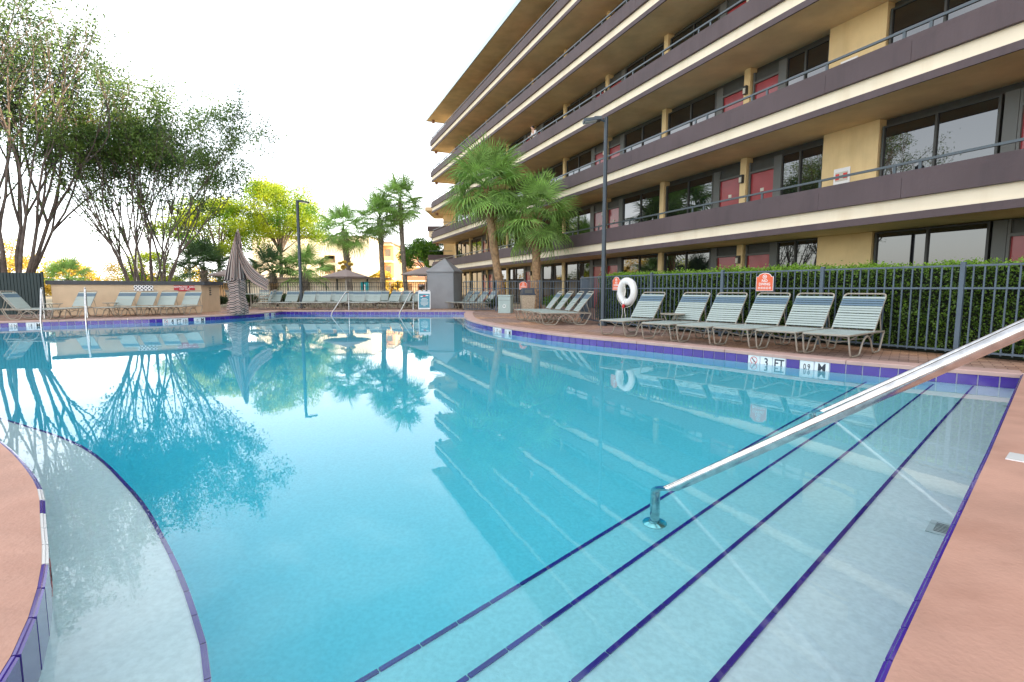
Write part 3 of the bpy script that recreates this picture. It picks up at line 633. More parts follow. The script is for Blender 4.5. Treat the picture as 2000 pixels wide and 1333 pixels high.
side = g.random(N); o = np.where(side < .72, .40 + g.normal(size=N) * .035, g.uniform(-.4, .4, N)); z = np.where(side < .72, g.uniform(0.06, HT, N), HT + g.normal(size=N) * .035)
z = z + (z > .3) * (.03 * np.sin(c[:, 0] * 2.3 + o * 3) + .025 * np.sin(c[:, 1] * 6.1 + 1)) + (g.random(N) < .02) * g.uniform(0, .09, N); o = o + .03 * np.sin(c[:, 1] * 4 + z * 5)
pos = np.stack([c[:, 0] + nn_[:, 0] * o, c[:, 1] + nn_[:, 1] * o, z], 1)
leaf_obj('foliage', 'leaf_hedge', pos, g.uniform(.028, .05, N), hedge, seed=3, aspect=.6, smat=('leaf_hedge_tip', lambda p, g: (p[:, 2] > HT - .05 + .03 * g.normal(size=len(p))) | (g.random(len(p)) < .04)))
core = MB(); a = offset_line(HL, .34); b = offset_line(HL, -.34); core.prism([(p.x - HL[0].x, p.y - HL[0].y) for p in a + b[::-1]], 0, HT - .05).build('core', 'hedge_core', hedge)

def blob_positions(n, c, r, seed, shell=.55):
    g = np.random.default_rng(seed); d = g.normal(size=(n, 3)); d /= np.linalg.norm(d, axis=1)[:, None]; rr = shell + (1 - shell) * g.random(n) ** .7
    return np.array(c) + d * rr[:, None] * np.array(r)
def shrub(name, label, cat, loc, r, n, m, seed, size=.08, group=None, smat=None, lumps=6):
    t = thing(name, label, cat, loc, group=group); g = np.random.default_rng(seed); ps = []
    for k in range(lumps):
        q = (g.uniform(-.5, .5) * r[0], g.uniform(-.5, .5) * r[1], r[2] * g.uniform(.75, 1.15)); s_ = g.uniform(.45, .75)
        ps.append(blob_positions(n // lumps, q, (r[0] * s_, r[1] * s_, r[2] * s_), seed + k, .3))
    ps = np.concatenate(ps); ps = ps[ps[:, 2] > .03]
    leaf_obj('foliage', m, ps, g.uniform(size * .7, size * 1.3, len(ps)), t, seed=seed, smat=smat)
    mb = MB()
    for k in range(4): a = k * 1.7; mb.tube([(0, 0, 0), (.2 * math.cos(a) * r[0], .2 * math.sin(a) * r[1], r[2] * .6), (.45 * math.cos(a) * r[0], .45 * math.sin(a) * r[1], r[2] * 1.2)], [.04, .03, .01], 5)
    mb.build('stem', 'bark', t); return t

# trees ---------------------------------------------------------------
def branch(segs, tips, p, d, ln, r, depth, rng, spread, up, maxd, kinks=3, minleaf=2):
    pts = [p.copy()]; rs = [r]; q = p.copy(); dd = d.copy()
    for k in range(kinks):
        dd = (dd + Vector((rng.gauss(0, .09), rng.gauss(0, .09), rng.gauss(0, .05) + up * .08))).normalized(); q = q + dd * ln / kinks; pts.append(q.copy()); rs.append(r * (1 - .33 * (k + 1) / kinks))
        if depth >= minleaf: tips.append((q.copy(), depth))
    segs.append((pts, rs, depth))
    if depth >= maxd: tips.append((q.copy(), depth + 1)); return
    nb = 2 if rng.random() < .55 else 3
    for k in range(nb):
        ax = dd.orthogonal().normalized(); ax.rotate(Matrix.Rotation(rng.uniform(0, 6.28), 3, dd)); nd = dd.copy(); nd.rotate(Matrix.Rotation(rng.uniform(.5, 1.2) * spread, 3, ax))
        branch(segs, tips, q.copy(), nd, ln * rng.uniform(.62, .85), r * .62, depth + 1, rng, spread, up, maxd, kinks, minleaf)
def tree(name, label, cat, loc, stems, ln, r, spread, up, maxd, leafm, seed, per=16, cr=.28, size=.09, lean=(0, 0), bark='bark', group=None, s0=.35, smat=None, minleaf=2, leafdist=None, aspect=.5, base_r=.35, keep=1):
    rng = random.Random(seed); t = thing(name, label, cat, loc, group=group); segs = []; tips = []
    for k in range(stems):
        a = 2 * math.pi * k / stems + rng.uniform(-.3, .3); tl = s0 * rng.uniform(.35, 1.15) if stems > 1 else 0
        d = Vector((math.cos(a) * math.sin(tl) + lean[0], math.sin(a) * math.sin(tl) + lean[1], math.cos(tl))).normalized()
        branch(segs, tips, Vector((math.cos(a) * base_r * (stems > 1), math.sin(a) * base_r * (stems > 1), -.02)), d, ln * rng.uniform(.85, 1.12), r * rng.uniform(.75, 1.1), 0, rng, spread, up, maxd, minleaf=minleaf)
    for pts, rs, dp in [s for s in segs if s[2] == 0]: MB().tube(pts, rs, 8).build('trunk', bark, t, smooth=True)
    mb = MB()
    for pts, rs, dp in segs:
        if dp > 0: mb.tube(pts, rs, 6 if dp < 3 else 4, cap=False)
    mb.build('branches', bark, t, smooth=True)
    g = np.random.default_rng(seed); T = np.array([p for p, _ in tips]); T = T[g.random(len(T)) < keep]; n = len(T) * per
    P = np.repeat(T, per, 0) + g.normal(size=(n, 3)) * cr * np.array([1, 1, .75])
    leaf_obj('crown', leafm, P, g.uniform(size * .6, size * 1.3, n), t, seed=seed, smat=smat, aspect=aspect); return t

# crape myrtles
YG = ('leaf_crape', lambda p, g: g.random(len(p)) < .35)
tree('crape_myrtle', 'tall dark many stemmed crape myrtle behind the slat fence at far left', 'tree', (-19.9, 20.0, 0), 16, 3.75, .08, .33, .9, 4, 'leaf_crape_dark', 21, per=22, keep=.42, cr=.21, size=.115, s0=.30, lean=(-.03, 0), smat=YG, base_r=.45, minleaf=1)
tree('crape_myrtle', 'wide airy crape myrtle with fanned stems behind the tan bar wall', 'tree', (-16.2, 23.0, 0), 20, 2.85, .048, .33, .9, 4, 'leaf_crape', 12, per=24, keep=.5, cr=.21, size=.115, s0=.35, lean=(-.02, 0), base_r=.42, minleaf=1)

# yellow-green trees
def crowned(name, label, loc, h, rad, lumps, per, m, seed, size, trunk_h=None, smat=None, cat='tree', group=None, sq=.8, trunk_r=.22):
    t = thing(name, label, cat, loc, group=group); g = np.random.default_rng(seed); rng = random.Random(seed); th = trunk_h or h * .4
    cs = []; ps = []
    for k in range(lumps):
        a = g.uniform(0, 2 * math.pi); e = g.uniform(-.35, 1) ; rr = rad * math.sqrt(max(0, 1 - (e * .95) ** 2)) * g.uniform(.35, .95)
        c = np.array([rr * math.cos(a), rr * math.sin(a), h - rad * sq + e * rad * sq * .82]); s_ = rad * g.uniform(.18, .33); cs.append(c)
        ps.append(blob_positions(per, c, (s_ * 1.15, s_ * 1.15, s_ * .75), seed * 100 + k, .25))
    ps = np.concatenate(ps); leaf_obj('crown', m, ps, g.uniform(size * .6, size * 1.4, len(ps)), t, seed=seed, smat=smat)
    MB().tube([(0, 0, -.05), (.05, 0, th * .5), (.1, .05, th)], [trunk_r * 1.2, trunk_r, trunk_r * .8], 9).build('trunk', 'bark', t, smooth=True)
    mb = MB()
    for c in cs[::2]: mb.tube([(.1, .05, th * .95), tuple((np.array([.1, .05, th]) * .5 + c * .5) + np.array([0, 0, .3])), tuple(c)], [trunk_r * .45, trunk_r * .25, .03], 5)
    mb.build('limbs', 'bark', t); return t
YS = ('leaf_gold', lambda p, g: g.random(len(p)) < .0)
crowned('broad_tree', 'bright yellow green tree left of the lamp post, lit by low sun', (-33.50, 58.96, 0), 11.20, 5.90, 46, 620, 'leaf_bright', 31, .21)
crowned('broad_tree', 'tallest bright yellow green tree right behind the slim lamp post', (-27.60, 61.64, 0), 13.61, 6.16, 50, 620, 'leaf_bright', 32, .21)
crowned('broad_tree', 'leafy green tree between the two far palms and balcony building', (-9.2, 56, 0), 6.6, 3.1, 26, 420, 'leaf_green', 33, .22)
crowned('broad_tree', 'golden low tree far behind the tan bar wall beside small fan palm', (-45.56, 61.64, 0), 4.23, 3.75, 22, 300, 'leaf_gold', 34, .18, trunk_r=.1)
crowned('broad_tree', 'orange gold tree in gap beneath the tall dark crape myrtle', (-60.30, 61.64, 0), 7.18, 4.82, 22, 300, 'leaf_gold', 35, .22)
crowned('broad_tree', 'yellow green tree low behind the second crape myrtle trunks', (-39.53, 57.62, 0), 5.31, 4.02, 24, 350, 'leaf_bright', 36, .18, trunk_r=.12)
crowned('broad_tree', 'small golden bush tree behind right tan umbrella', (-4.6, 50, 0), 4.2, 1.6, 12, 300, 'leaf_gold', 37, .16, trunk_r=.08)
crowned('broad_tree', 'slim reddish young tree above the left tan umbrella', (-10.6, 33, 0), 3.3, .55, 8, 120, 'leaf_gold', 38, .12, trunk_r=.04, sq=2.2)
for k, (x, y, h, rr) in enumerate(((-60, 70, 5, 6), (-48, 75, 5, 6), (-38, 78, 4.5, 5), (-78, 60, 7, 7), (-17, 66, 3.2, 3))):
    crowned('broad_tree', ['distant golden tree line clump at the far left frame edge', 'distant golden clump behind the tall crape myrtle trunk', 'distant yellow clump seen over the middle of the bar wall', 'distant big clump beyond the slat fence', 'low golden clump at foot of the white far building'][k], (x, y, 0), h, rr, 16, 260, 'leaf_gold' if k != 3 else 'leaf_bright', 50 + k, .38, group='far golden trees')

# ------------------------------------------------------------------ palms
def frond_mesh(seed, m, droop=.5, L1=.80, L2=.85, nseg=26):
    g = random.Random(seed); mb = MB()
    pet = [Vector((x * L1, 0, .12 * math.sin(x * 2) * L1)) for x in (0, .33, .66, 1)]; mb.tube(pet, [.018, .014, .011, .008], 4, cap=False); e = pet[-1]
    for k in range(nseg):
        a = R(-125 + 250 * (k + .5) / nseg); ln = L2 * (1 - .25 * abs(a) / R(125)) * g.uniform(.9, 1.08); wd = .036
        d = Vector((math.cos(a), math.sin(a), .10 * math.cos(2 * a) + .12)).normalized(); sd = Vector((-math.sin(a), math.cos(a), 0)); fold = Vector((0, 0, .012))
        p = []
        for t_, wq in ((0.02, .35), (.45, 1), (.78, .7), (1.0, .03)):
            c = e + d * ln * t_ + Vector((0, 0, -droop * ln * (max(0, t_ - .4) ** 2) * g.uniform(1.2, 2.4)))
            p.append((c - sd * wd * wq / 2 + fold * wq, c, c + sd * wd * wq / 2 + fold * wq))
        vs = [q for tr in p for q in tr]; mb.add(vs, [(3 * i, 3 * i + 1, 3 * i + 4, 3 * i + 3) for i in range(3)] + [(3 * i + 1, 3 * i + 2, 3 * i + 5, 3 * i + 4) for i in range(3)])
    return mb.mesh('frond', m)
FM = [frond_mesh(k, 'frond', droop=.35 + .22 * k) for k in range(3)]; FMD = [frond_mesh(k + 9, 'frond_dark', droop=.3 + .2 * k) for k in range(2)]; FMX = frond_mesh(30, 'dead_frond', droop=1.6)
def palm(label, loc, h, lean, nf, sc, seed, fm=FM, trunk='trunk_palm', tr=.19, boots=1.0, dead=3, group='fan palms', elmin=-55):
    t = thing('fan_palm', label, 'palm tree', loc, group=group); rng = random.Random(seed)
    pts = []; rs = []
    for k in range(13):
        q = k / 12; pts.append((lean[0] * q + .35 * lean[0] * math.sin(q * 3.14) * .3, lean[1] * q, h * q)); rs.append(tr * (1.25 if k == 0 else 1.0 + .07 * math.sin(k * 2.3)) * (1 - .12 * q))
    MB().tube(pts, rs, 14).build('trunk', trunk, t, smooth=True)
    top = Vector(pts[-1]); mb = MB(); nb = int(46 * boots)
    for k in range(nb):
        a = k * 2.4; q = k / max(1, nb); z = h - .05 - boots * 1.15 * (1 - q); rr = tr * .95; f = z / h
        c = Vector((lean[0] * f, lean[1] * f, z)); d = Vector((math.cos(a), math.sin(a), 0)); u = Vector((-d.y, d.x, 0))
        b0 = c + d * rr * .8; b1 = c + d * (rr + .07 + .05 * rng.random()) + Vector((0, 0, .20 + .1 * rng.random()))
        mb.add([b0 - u * .07, b0 + u * .07, b1 + u * .022, b1 - u * .022, b0 - u * .05 - Vector((0, 0, .07)), b0 + u * .05 - Vector((0, 0, .07))], [(0, 1, 2, 3), (4, 5, 2, 3), (4, 0, 3), (5, 1, 2)])
    if nb: mb.build('leaf_boots', 'boots' if trunk == 'trunk_palm' else trunk, t)
    for k in range(nf):
        q = (k + .5) / nf; el = R(82 - (82 - elmin) * q ** .85 + rng.uniform(-14, 14)); az = k * 2.39996 + rng.uniform(-.25, .25)
        M = Matrix.Translation(top + Vector((0, 0, .10 * (1 - q)))) @ Euler((0, -el, az)).to_matrix().to_4x4() @ Matrix.Rotation(rng.uniform(-.5, .5), 4, 'X') @ Matrix.Scale(sc * rng.uniform(.88, 1.08), 4)
        o = put('frond', fm[0 if q < .35 else (min(len(fm) - 1, 1 + (k % 2)))], t); o.matrix_basis = M
    for k in range(dead):
        az = rng.uniform(0, 6.28); M = Matrix.Translation(top - Vector((0, 0, .15))) @ Euler((0, R(68), az)).to_matrix().to_4x4() @ Matrix.Scale(sc * .6, 4); o = put('dead_frond', FMX, t); o.matrix_basis = M
    return t
palm('taller fan palm of the pair growing before the hotel, trunk leaning left', (-.35, 24, 0), 5.45, (-.78, 0), 46, 1.48, 1, tr=.20, boots=1.3, group=None)
palm('shorter fan palm of the pair before the hotel with orange brown trunk', (1.12, 23.6, 0), 4.05, (-.02, 0), 40, 1.42, 2, tr=.21, boots=.6, group=None)
palm('tallest far fan palm, rightmost of the three beside the balcony building', (-8.2, 40, 0), 7.4, (-.35, 0), 34, 1.62, 3, trunk='trunk_grey', tr=.19, boots=.7, group=None)
palm('middle far fan palm with thick scaly neck', (-9.95, 40, 0), 6.2, (-.2, 0), 34, 1.55, 4, tr=.2, trunk='trunk_grey', boots=1.6, group=None)
palm('left far fan palm with rough patterned trunk before the white building', (-12.0, 38.5, 0), 5.2, (-.45, 0), 32, 1.5, 5, tr=.22, trunk='trunk_grey', boots=2.6, group=None)
palm('dark spreading fan palm behind the right end of the bar wall', (-18.2, 30.5, 0), 2.0, (0, 0), 30, 1.35, 6, fm=FMD, trunk='trunk_grey', tr=.2, dead=1, elmin=-25, group=None)
palm('squat fan palm behind the closed striped umbrella', (-14.6, 31.5, 0), 1.9, (0, 0), 26, 1.25, 7, fm=FMD, trunk='trunk_grey', tr=.2, dead=1, elmin=-20, group=None)
palm('low bright fan palm right beside the slim lamp post', (-12.6, 31.5, 0), 1.9, (0, 0), 28, 1.3, 8, trunk='trunk_grey', tr=.2, dead=1, elmin=-30, group=None)
palm('small sunlit fan palm beyond the left half of the bar wall', (-34, 39.5, 0), 1.6, (0, 0), 22, 1.3, 9, trunk='trunk_grey', tr=.2, dead=1, elmin=-20, group=None)

# shrubs along the black fence, bushes by the back fence
for k, (x, y) in enumerate(((-15.9, 27.6), (-14.4, 28.1), (-12.9, 28.2), (-11.3, 28.3), (-9.4, 28.6), (-7.6, 28.4), (-5.8, 28.2), (-4.0, 27.9))):
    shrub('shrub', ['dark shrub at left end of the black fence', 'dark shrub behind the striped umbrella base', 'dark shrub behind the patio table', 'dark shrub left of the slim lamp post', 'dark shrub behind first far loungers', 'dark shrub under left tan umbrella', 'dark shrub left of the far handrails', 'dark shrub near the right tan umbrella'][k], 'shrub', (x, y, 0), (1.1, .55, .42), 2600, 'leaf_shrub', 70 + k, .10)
shrub('shrub', 'round green bush beside the tan bin behind the back fence', 'shrub', (1.95, 22.6, 0), (.75, .6, .42), 3800, 'leaf_green', 90, .07)
shrub('shrub', 'small green bush at the foot of the taller hotel palm', 'shrub', (-.9, 23.4, 0), (.5, .5, .32), 1800, 'leaf_shrub', 91, .07)

# ------------------------------------------------------------------ loungers
def lounger(individual):
    t = thing('sun_lounger', 'x', 'sun lounger')
    W = .30; z0 = .31; hy = 1.0; LB = .70; an = R(52); base = 1.36
    P = [(-W, base, z0), (-W, .04, z0), (-W + .05, 0, z0 - .0), (W - .05, 0, z0), (W, .04, z0), (W, base, z0)]
    MB().tube(bend([(-W, base, z0), (-W, .0, z0), (W, .0, z0), (W, base, z0)], .07, 5) + [], .0145, 8).build('seat_frame', 'taupe', t, smooth=True)
    for sx in (-1, 1):
        x = W * sx
        MB().tube(bend([(x * .98, .015, z0 - .01), (x * 1.0, .10, .014), (x, .42, .014), (x, .52, .20), (x, .68, z0 - .02), (x, .84, .20), (x, .94, .014), (x, 1.20, .014), (x, base, z0)], .06, 4), .0125, 8).build('leg', 'taupe', t, smooth=True)
    for yy in (.30, .92): MB().tube([(-W + .0, yy, z0 - .02), (-W * .6, yy + .05, z0 - .10), (0, yy + .08, z0 - .13), (W * .6, yy + .05, z0 - .10), (W, yy, z0 - .02)], .009, 6).build('cross_bar', 'taupe', t, smooth=True)
    c, s = math.cos(an), math.sin(an)
    def B(x, l, o=0): return (x, hy + l * c - o * s, z0 + .01 + l * s + o * c)
    MB().tube(bend([B(-W + .02, -.02), B(-W + .02, LB), B(W - .02, LB), B(W - .02, -.02)], .06, 5), .0135, 8).build('back_frame', 'taupe', t, smooth=True)
    for sx in (-1, 1): MB().tube([B((W - .03) * sx, .36, -.01), ((W - .03) * sx, hy + .32, z0 + .02)], .008, 6).build('back_strut', 'taupe', t)
    MB().tube([(-W, hy + .32, z0), (W, hy + .32, z0)], .009, 6).build('rear_bar', 'taupe', t)
    fm = []; nb = 13; pit = (LB - .10) / nb
    ks = {m: MB().box((0, 0, 0), (2 * W - .025, pit * .74, .010)).mesh('strap', m) for m in ('strap', 'strap_blue')}
    join = {'strap': MB(), 'strap_blue': MB()}
    for k in range(nb):
        l = .03 + pit * (k + .5) - (.006 if k >= 6 else 0) + (.012 if k >= 6 else 0); m = 'strap_blue' if k in (nb - 2, nb - 3, nb - 4) else 'strap'
        if individual: put('strap', ks[m], t, loc=B(0, l, .014), rot=(an, 0, 0))
        else: join[m].box(B(0, l, .014), (2 * W - .025, pit * .78, .01), rx=an)
    ns = 17; ps = (hy - .05) / ns
    k2 = MB().box((0, 0, 0), (2 * W + .02, ps * .80, .010)).mesh('strap', 'strap')
    for k in range(ns):
        y = .05 + ps * (k + .5)
        if individual: put('strap', k2, t, loc=(0, y, z0 + .012))
        else: join['strap'].box((0, y, z0 + .012), (2 * W + .02, ps * .86, .01))
    if not individual: join['strap'].build('strapping', 'strap', t); join['strap_blue'].build('head_straps', 'strap_blue', t)
    return t
LA = lounger(True); LB_ = lounger(False); LA_used = LB_used = False
JR = random.Random(4)
def put_lounger(near_, x, y, dirx, diry, label, group):
    """x,y = middle of the foot end; dir = from foot towards head"""
    global LA_used, LB_used
    rz = math.atan2(diry, dirx) - R(90) + R(JR.uniform(-2.2, 2.2)); x += JR.uniform(-.02, .02); src = LA if near_ else LB_
    used = LA_used if near_ else LB_used
    if used: clone(src, (x, y, 0), rz, label, group)
    else:
        kids(src); [kids(k) for k in kids(src)]
        src.location = (x, y, 0); src.rotation_euler = (0, 0, rz); src['label'] = label; src['group'] = group
        if near_: LA_used = True
        else: LB_used = True
GR = 'strap loungers along the right picket fence'
R6 = [((4.19, 7.37), (4.61, 6.94)), ((3.79, 7.94), (4.15, 7.45)), ((3.33, 8.50), (3.70, 8.02)), ((2.86, 8.98), (3.25, 8.50)), ((2.42, 9.58), (2.80, 9.08)), ((1.80, 10.48), (2.16, 9.97))]
LBL = ['nearest strap lounger of the row facing the pool, last before the handrail', 'second nearest lounger in the right row, beside the last one', 'third lounger from the right, below the NO DIVING sign edge', 'fourth lounger from the right, directly under the NO DIVING sign', 'lounger with a small side table on its left in the right row', 'lounger nearest the life ring, set apart left of the side table']
for (a, b), lb in zip(R6, LBL):
    c = (Vector(a) + Vector(b)) / 2; put_lounger(True, c.x, c.y, .78, .625, lb, GR)
GC = 'four loungers side by side left of the life ring'
for k in range(4):
    put_lounger(True, .72 - .20 * k, 13.66 + .66 * k, .98, .12, ['front lounger of the four side by side left of the life ring', 'second lounger from the pool in the group beside the curved fence', 'third lounger from the pool in the group beside the curved fence', 'rearmost of the four loungers beside the curved fence'][k], GC)
for k in range(4):
    put_lounger(False, -2.02 - .40 * k, 22.85 + .60 * k, .88, .47, ['nearest of four loungers in front of the grey covered booth', 'second of four loungers in front of the grey booth', 'third of four loungers in front of the grey booth', 'rearmost of four loungers by the grey booth'][k], 'four loungers beside the grey booth')
FXU = (537, 570, 604, 634, 667, 701, 731)
for k, u in enumerate(FXU):
    x = (u - 1000) / 1005 * 24.4; put_lounger(False, x, 23.25, 0, 1, ['leftmost lounger of the far row across the pool', 'far row lounger just left of the slim lamp post', 'far row lounger just right of the slim lamp post', 'fourth lounger of the far row across the pool', 'far row lounger behind the left far handrail', 'sixth lounger of the far row across the pool', 'last forward facing lounger at right end of the far row'][k], 'loungers in the far row across the pool')
for k, u in enumerate((620, 651, 685, 718, 748)):
    x = (u - 1000) / 1005 * 26.6; put_lounger(False, x, 25.3, 0, 1, ['rear row lounger peeping between third and fourth far loungers', 'rear row lounger peeping past the fourth far lounger', 'rear row lounger under the left tan umbrella', 'rear row lounger before last in the far rows', 'rear row lounger at the right end behind far row'][k], 'second row of loungers behind the far row')
for k, u in enumerate((768, 790, 812)):
    x = (u - 1000) / 1005 * 25; put_lounger(False, x - .35, 24.0 + .15 * k, .35, .93, ['angled lounger right of the far row', 'middle of three angled loungers before right tan umbrella', 'angled lounger behind the right far handrail'][k], 'three angled loungers')
for k, (u, yf) in enumerate(((172, 16.75), (249, 17.45), (292, 17.9), (336, 18.25), (378, 18.6))):
    yf -= .25; yb = yf + 1.2; x = (u - 1000) / 1005 * yb; put_lounger(False, x + .62 - .62, yf, -.10, 1, ['leftmost of five loungers against the tan bar wall', 'lounger right of the small side table at the bar wall', 'lounger below the white lattice vent', 'lounger left of the red restricted area sign', 'lounger below the red restricted area sign'][k], 'five loungers against the tan bar wall')
put_lounger(False, -14.1, 16.0, -.97, -.12, 'side facing lounger nearest the pool ladder at far left', 'two loungers at the far left')
put_lounger(False, -14.9, 16.7, -.97, -.12, 'side facing lounger behind the other, cut by the left frame edge', 'two loungers at the far left')

def side_table(x, y, label):
    t = thing('side_table', label, 'side table', (x, y, 0), group='small side tables between loungers')
    MB().lathe([(.02, .44), (.22, .445), (.235, .455), (.235, .47), (.0001, .472)], 24).build('table_top', 'taupe', t, smooth=True)
    for k in range(3): a = k * 2.09 + .5; MB().tube(bend([(.17 * math.cos(a), .17 * math.sin(a), .45), (.06 * math.cos(a), .06 * math.sin(a), .22), (.20 * math.cos(a), .20 * math.sin(a), .01)], .15), .010, 6).build('leg', 'taupe', t)
side_table(3.15, 10.05, 'small round side table between the first two loungers under the fence')
side_table(-14.0, 17.9, 'small round side table between loungers at the bar wall')
side_table(-15.1, 16.9, 'small round side table in front of the dark slat fence')

# ------------------------------------------------------------------ bar wall
bw = thing('bar_wall', 'tan stucco bar enclosure with dark counter slab, lattice vent behind loungers', 'wall', (-16.25, 18.15, 0))
A = Vector((0, 0)); B = Vector((3.75, 2.55)); C3 = Vector((3.80, 3.75)); D4 = Vector((-.9, 1.9)); 
pg = [A, B, C3, D4]; ctr = sum(pg, Vector((0, 0))) / 4
MB().prism([(p.x, p.y) for p in pg], 0, 1.10).build('wall', 'tan_stucco', bw)
big = [ctr + (p - ctr) * 1.055 for p in pg]
MB().prism([(p.x, p.y) for p in big], 1.10, 1.245).build('counter_slab', 'counter', bw)
wd = (B - A).normalized(); wn = Vector((wd.y, -wd.x)); wa = math.atan2(wd.y, wd.x)
def onwall(f): v = A + (B - A) * f + wn * .004; return (v.x, v.y)
lx = onwall(.585); lat = MB()
x0, y0 = lx; lw, lh = .60, .22
back = MB().box((0, -.006, 0), (lw, .01, lh)).build('vent_recess', 'ink', bw, loc=(x0, y0, .97), rot=(0, 0, wa))
for k in range(-5, 6):
    for sgn in (1, -1):
        cx = k * .12
        # clip the diagonal bar to the frame
        x1, x2 = cx - lh / 2, cx + lh / 2; za, zb = (-lh / 2, lh / 2) if sgn > 0 else (lh / 2, -lh / 2)
        xa, xb = max(x1, -lw / 2), min(x2, lw / 2)
        if xb - xa < .02: continue
        f0 = (xa - x1) / lh; f1 = (xb - x1) / lh; p = Vector((xa, -.016 - .004 * sgn, za + (zb - za) * f0)); q = Vector((xb, -.016 - .004 * sgn, za + (zb - za) * f1)); m_ = (p + q) / 2
        MB().box(tuple(m_), ((q - p).length, .007, .034), ry=-math.atan2(q.z - p.z, q.x - p.x)).build('lattice_slat', 'white', bw, loc=(x0, y0, .97), rot=(0, 0, wa))
rs_ = thing('restricted_area_sign', 'dark red RESTRICTED AREA sign on the tan bar wall', 'sign', (bw.location.x + onwall(.875)[0], bw.location.y + onwall(.875)[1], .985), wa)
MB().box((0, -.012, 0), (.70, .012, .19)).build('panel', 'sign_red', rs_)
MB().box((-.05, -.012, -.115), (.42, .012, .045)).build('panel_tab', 'sign_red', rs_)
for s_, z_, sz in (('RESTRICTED  AREA', .035, .082), ('KEEP OUT', -.05, .075)): put('lettering', text_mesh(s_, sz, 'ink_white'), rs_, mtx=frame((0, -.0195, z_), (1, 0, 0), (0, 0, 1), (0, -1, 0)))
for k, q in enumerate(('B', 'A', 'R')): pass
for k in range(4): MB().box((3.79, 3.1, .98 - k * .09), (.02, .07 + .03 * (k % 2), .05), rz=0).build('painted_letter', 'frame_grey', bw)

# ------------------------------------------------------------------ poolside ladder rails
def rail_thing(label, loc, P, rr=.022, rz=0, group='pool ladder rails'):
    t = thing('ladder_rail', label, 'ladder rail', loc, rz, group=group); MB().tube(bend(P, .10, 6), rr, 12).build('rail', 'steel', t, smooth=True)
    for q in (P[0], P[-1]):
        if q[2] > -.02: MB().lathe([(.05, 0), (.05, .01), (.03, .02)], 14, (q[0], q[1], 0)).build('escutcheon', 'steel', t)
    return t
ldir = Vector((.60, -.80))
for k, (x, y, lb) in enumerate(((-14.75, 16.15, 'left rail of the steel pool ladder at the far left'), (-13.85, 16.70, 'right rail of the steel pool ladder at the far left'))):
    d = ldir; rail_thing(lb, (x, y, 0), [(0, 0, 0), (-.02, .02, .98), (d.x * .18, d.y * .18, .96), (d.x * .95, d.y * .95, .08), (d.x * 1.0, d.y * 1.0, -1.1)], rr=.026)
for x, lb in ((-7.30, 'left slanted steel rail at the far edge of the pool'), (-4.42, 'right slanted steel rail at the far edge beside blue board')):
    rail_thing(lb, (x, 22.95, 0), [(0, 0, 0), (0, 0, .80), (-.08, -.12, .80), (-.35, -1.25, -.10), (-.40, -1.45, -.9)], rr=.024)

# ------------------------------------------------------------------ furniture, signs, bins, booth
bt = thing('covered_booth', 'dark grey fabric covered booth with pointed pyramid top', 'booth', (-3.30, 25.35, 0), R(-12))
mb = MB(); w_, h_ = .66, 2.02
rg = [(w_, 0), (w_ * .985, 1.0), (w_ * .98, 1.72), (w_ * 1.06, 1.74), (w_ * 1.06, 1.80), (.02, 2.42)]
for r_, z_ in rg: mb.v += [(-r_, -r_, z_), (r_, -r_, z_), (r_, r_, z_), (-r_, r_, z_)]
for i in range(len(rg) - 1):
    for k in range(4): a, b = i * 4 + k, i * 4 + (k + 1) % 4; mb.f.append((a, b, b + 4, a + 4))
mb.f.append((20, 21, 22, 23)); mb.build('cover', 'cover_grey', bt)
for sx in (-1, 1): MB().box((sx * .645, -.645, .88), (.03, .03, 1.72)).build('corner_seam', 'cover_grey', bt)
af = thing('a_frame_sign', 'blue and white folding board sign standing on the far pool deck', 'sign', (-4.05, 23.75, 0), R(6))
MB().box((0, -.06, .42), (.56, .02, .84), rx=R(-12)).build('front_board', 'white', af); MB().box((0, .14, .42), (.56, .02, .84), rx=R(14)).build('back_board', 'white', af)
pb = MB().box((0, -.0745, .40), (.49, .004, .66), rx=R(-12)).build('printed_panel', 'sign_blue', af)
def on(x, z, m, sx, sz, nm='print_line', rz=0): MB().box((x, -.078 - .0, z), (sx, .003, sz), rx=R(-12)).build(nm, m, af, loc=(0, (.40 - z) * -.2126 * 1.0, 0))
on(0, .62, 'ink_red', .12, .06, 'emblem'); on(-.12, .60, 'ink_white', .10, .035, 'emblem'); on(.12, .64, 'ink_white', .12, .035, 'emblem')
for k in range(7): on(0, .50 - k * .055, 'ink_white', [.22, .34, .28, .36, .34, .3, .12][k], .018)
for sx in (-1, 0, 1): MB().box((sx * .2, .03, .86), (.10, .10, .05)).build('clip', 'white', af)
bn = thing('recycling_bin', 'pale green square recycling bin by the back fence', 'bin', (-.25, 20.35, 0), R(-14))
MB().box((0, 0, .32), (.50, .46, .64)).build('body', 'bin_green', bn); MB().box((0, 0, .68), (.53, .49, .06)).build('lid', 'bin_green', bn); MB().box((0, -.232, .50), (.46, .01, .008)).build('seam', 'frame_grey', bn)
MB().tube([(.06 * math.cos(a), -.236, .27 + .06 * math.sin(a)) for a in [2 * math.pi * k / 12 for k in range(12)]], .012, 5, closed=True).build('recycling_mark', 'ink_white', bn)
b2 = thing('trash_bin', 'tan pebble rubbish bin with dark blue hooded lid', 'bin', (.62, 20.5, 0), R(8))
mb = MB()
def taper(mb, w0, w1, z0, z1): mb.add([(-w0, -w0, z0), (w0, -w0, z0), (w0, w0, z0), (-w0, w0, z0), (-w1, -w1, z1), (w1, -w1, z1), (w1, w1, z1), (-w1, w1, z1)], [(0, 3, 2, 1), (4, 5, 6, 7), (0, 1, 5, 4), (1, 2, 6, 5), (2, 3, 7, 6), (3, 0, 4, 7)]); return mb
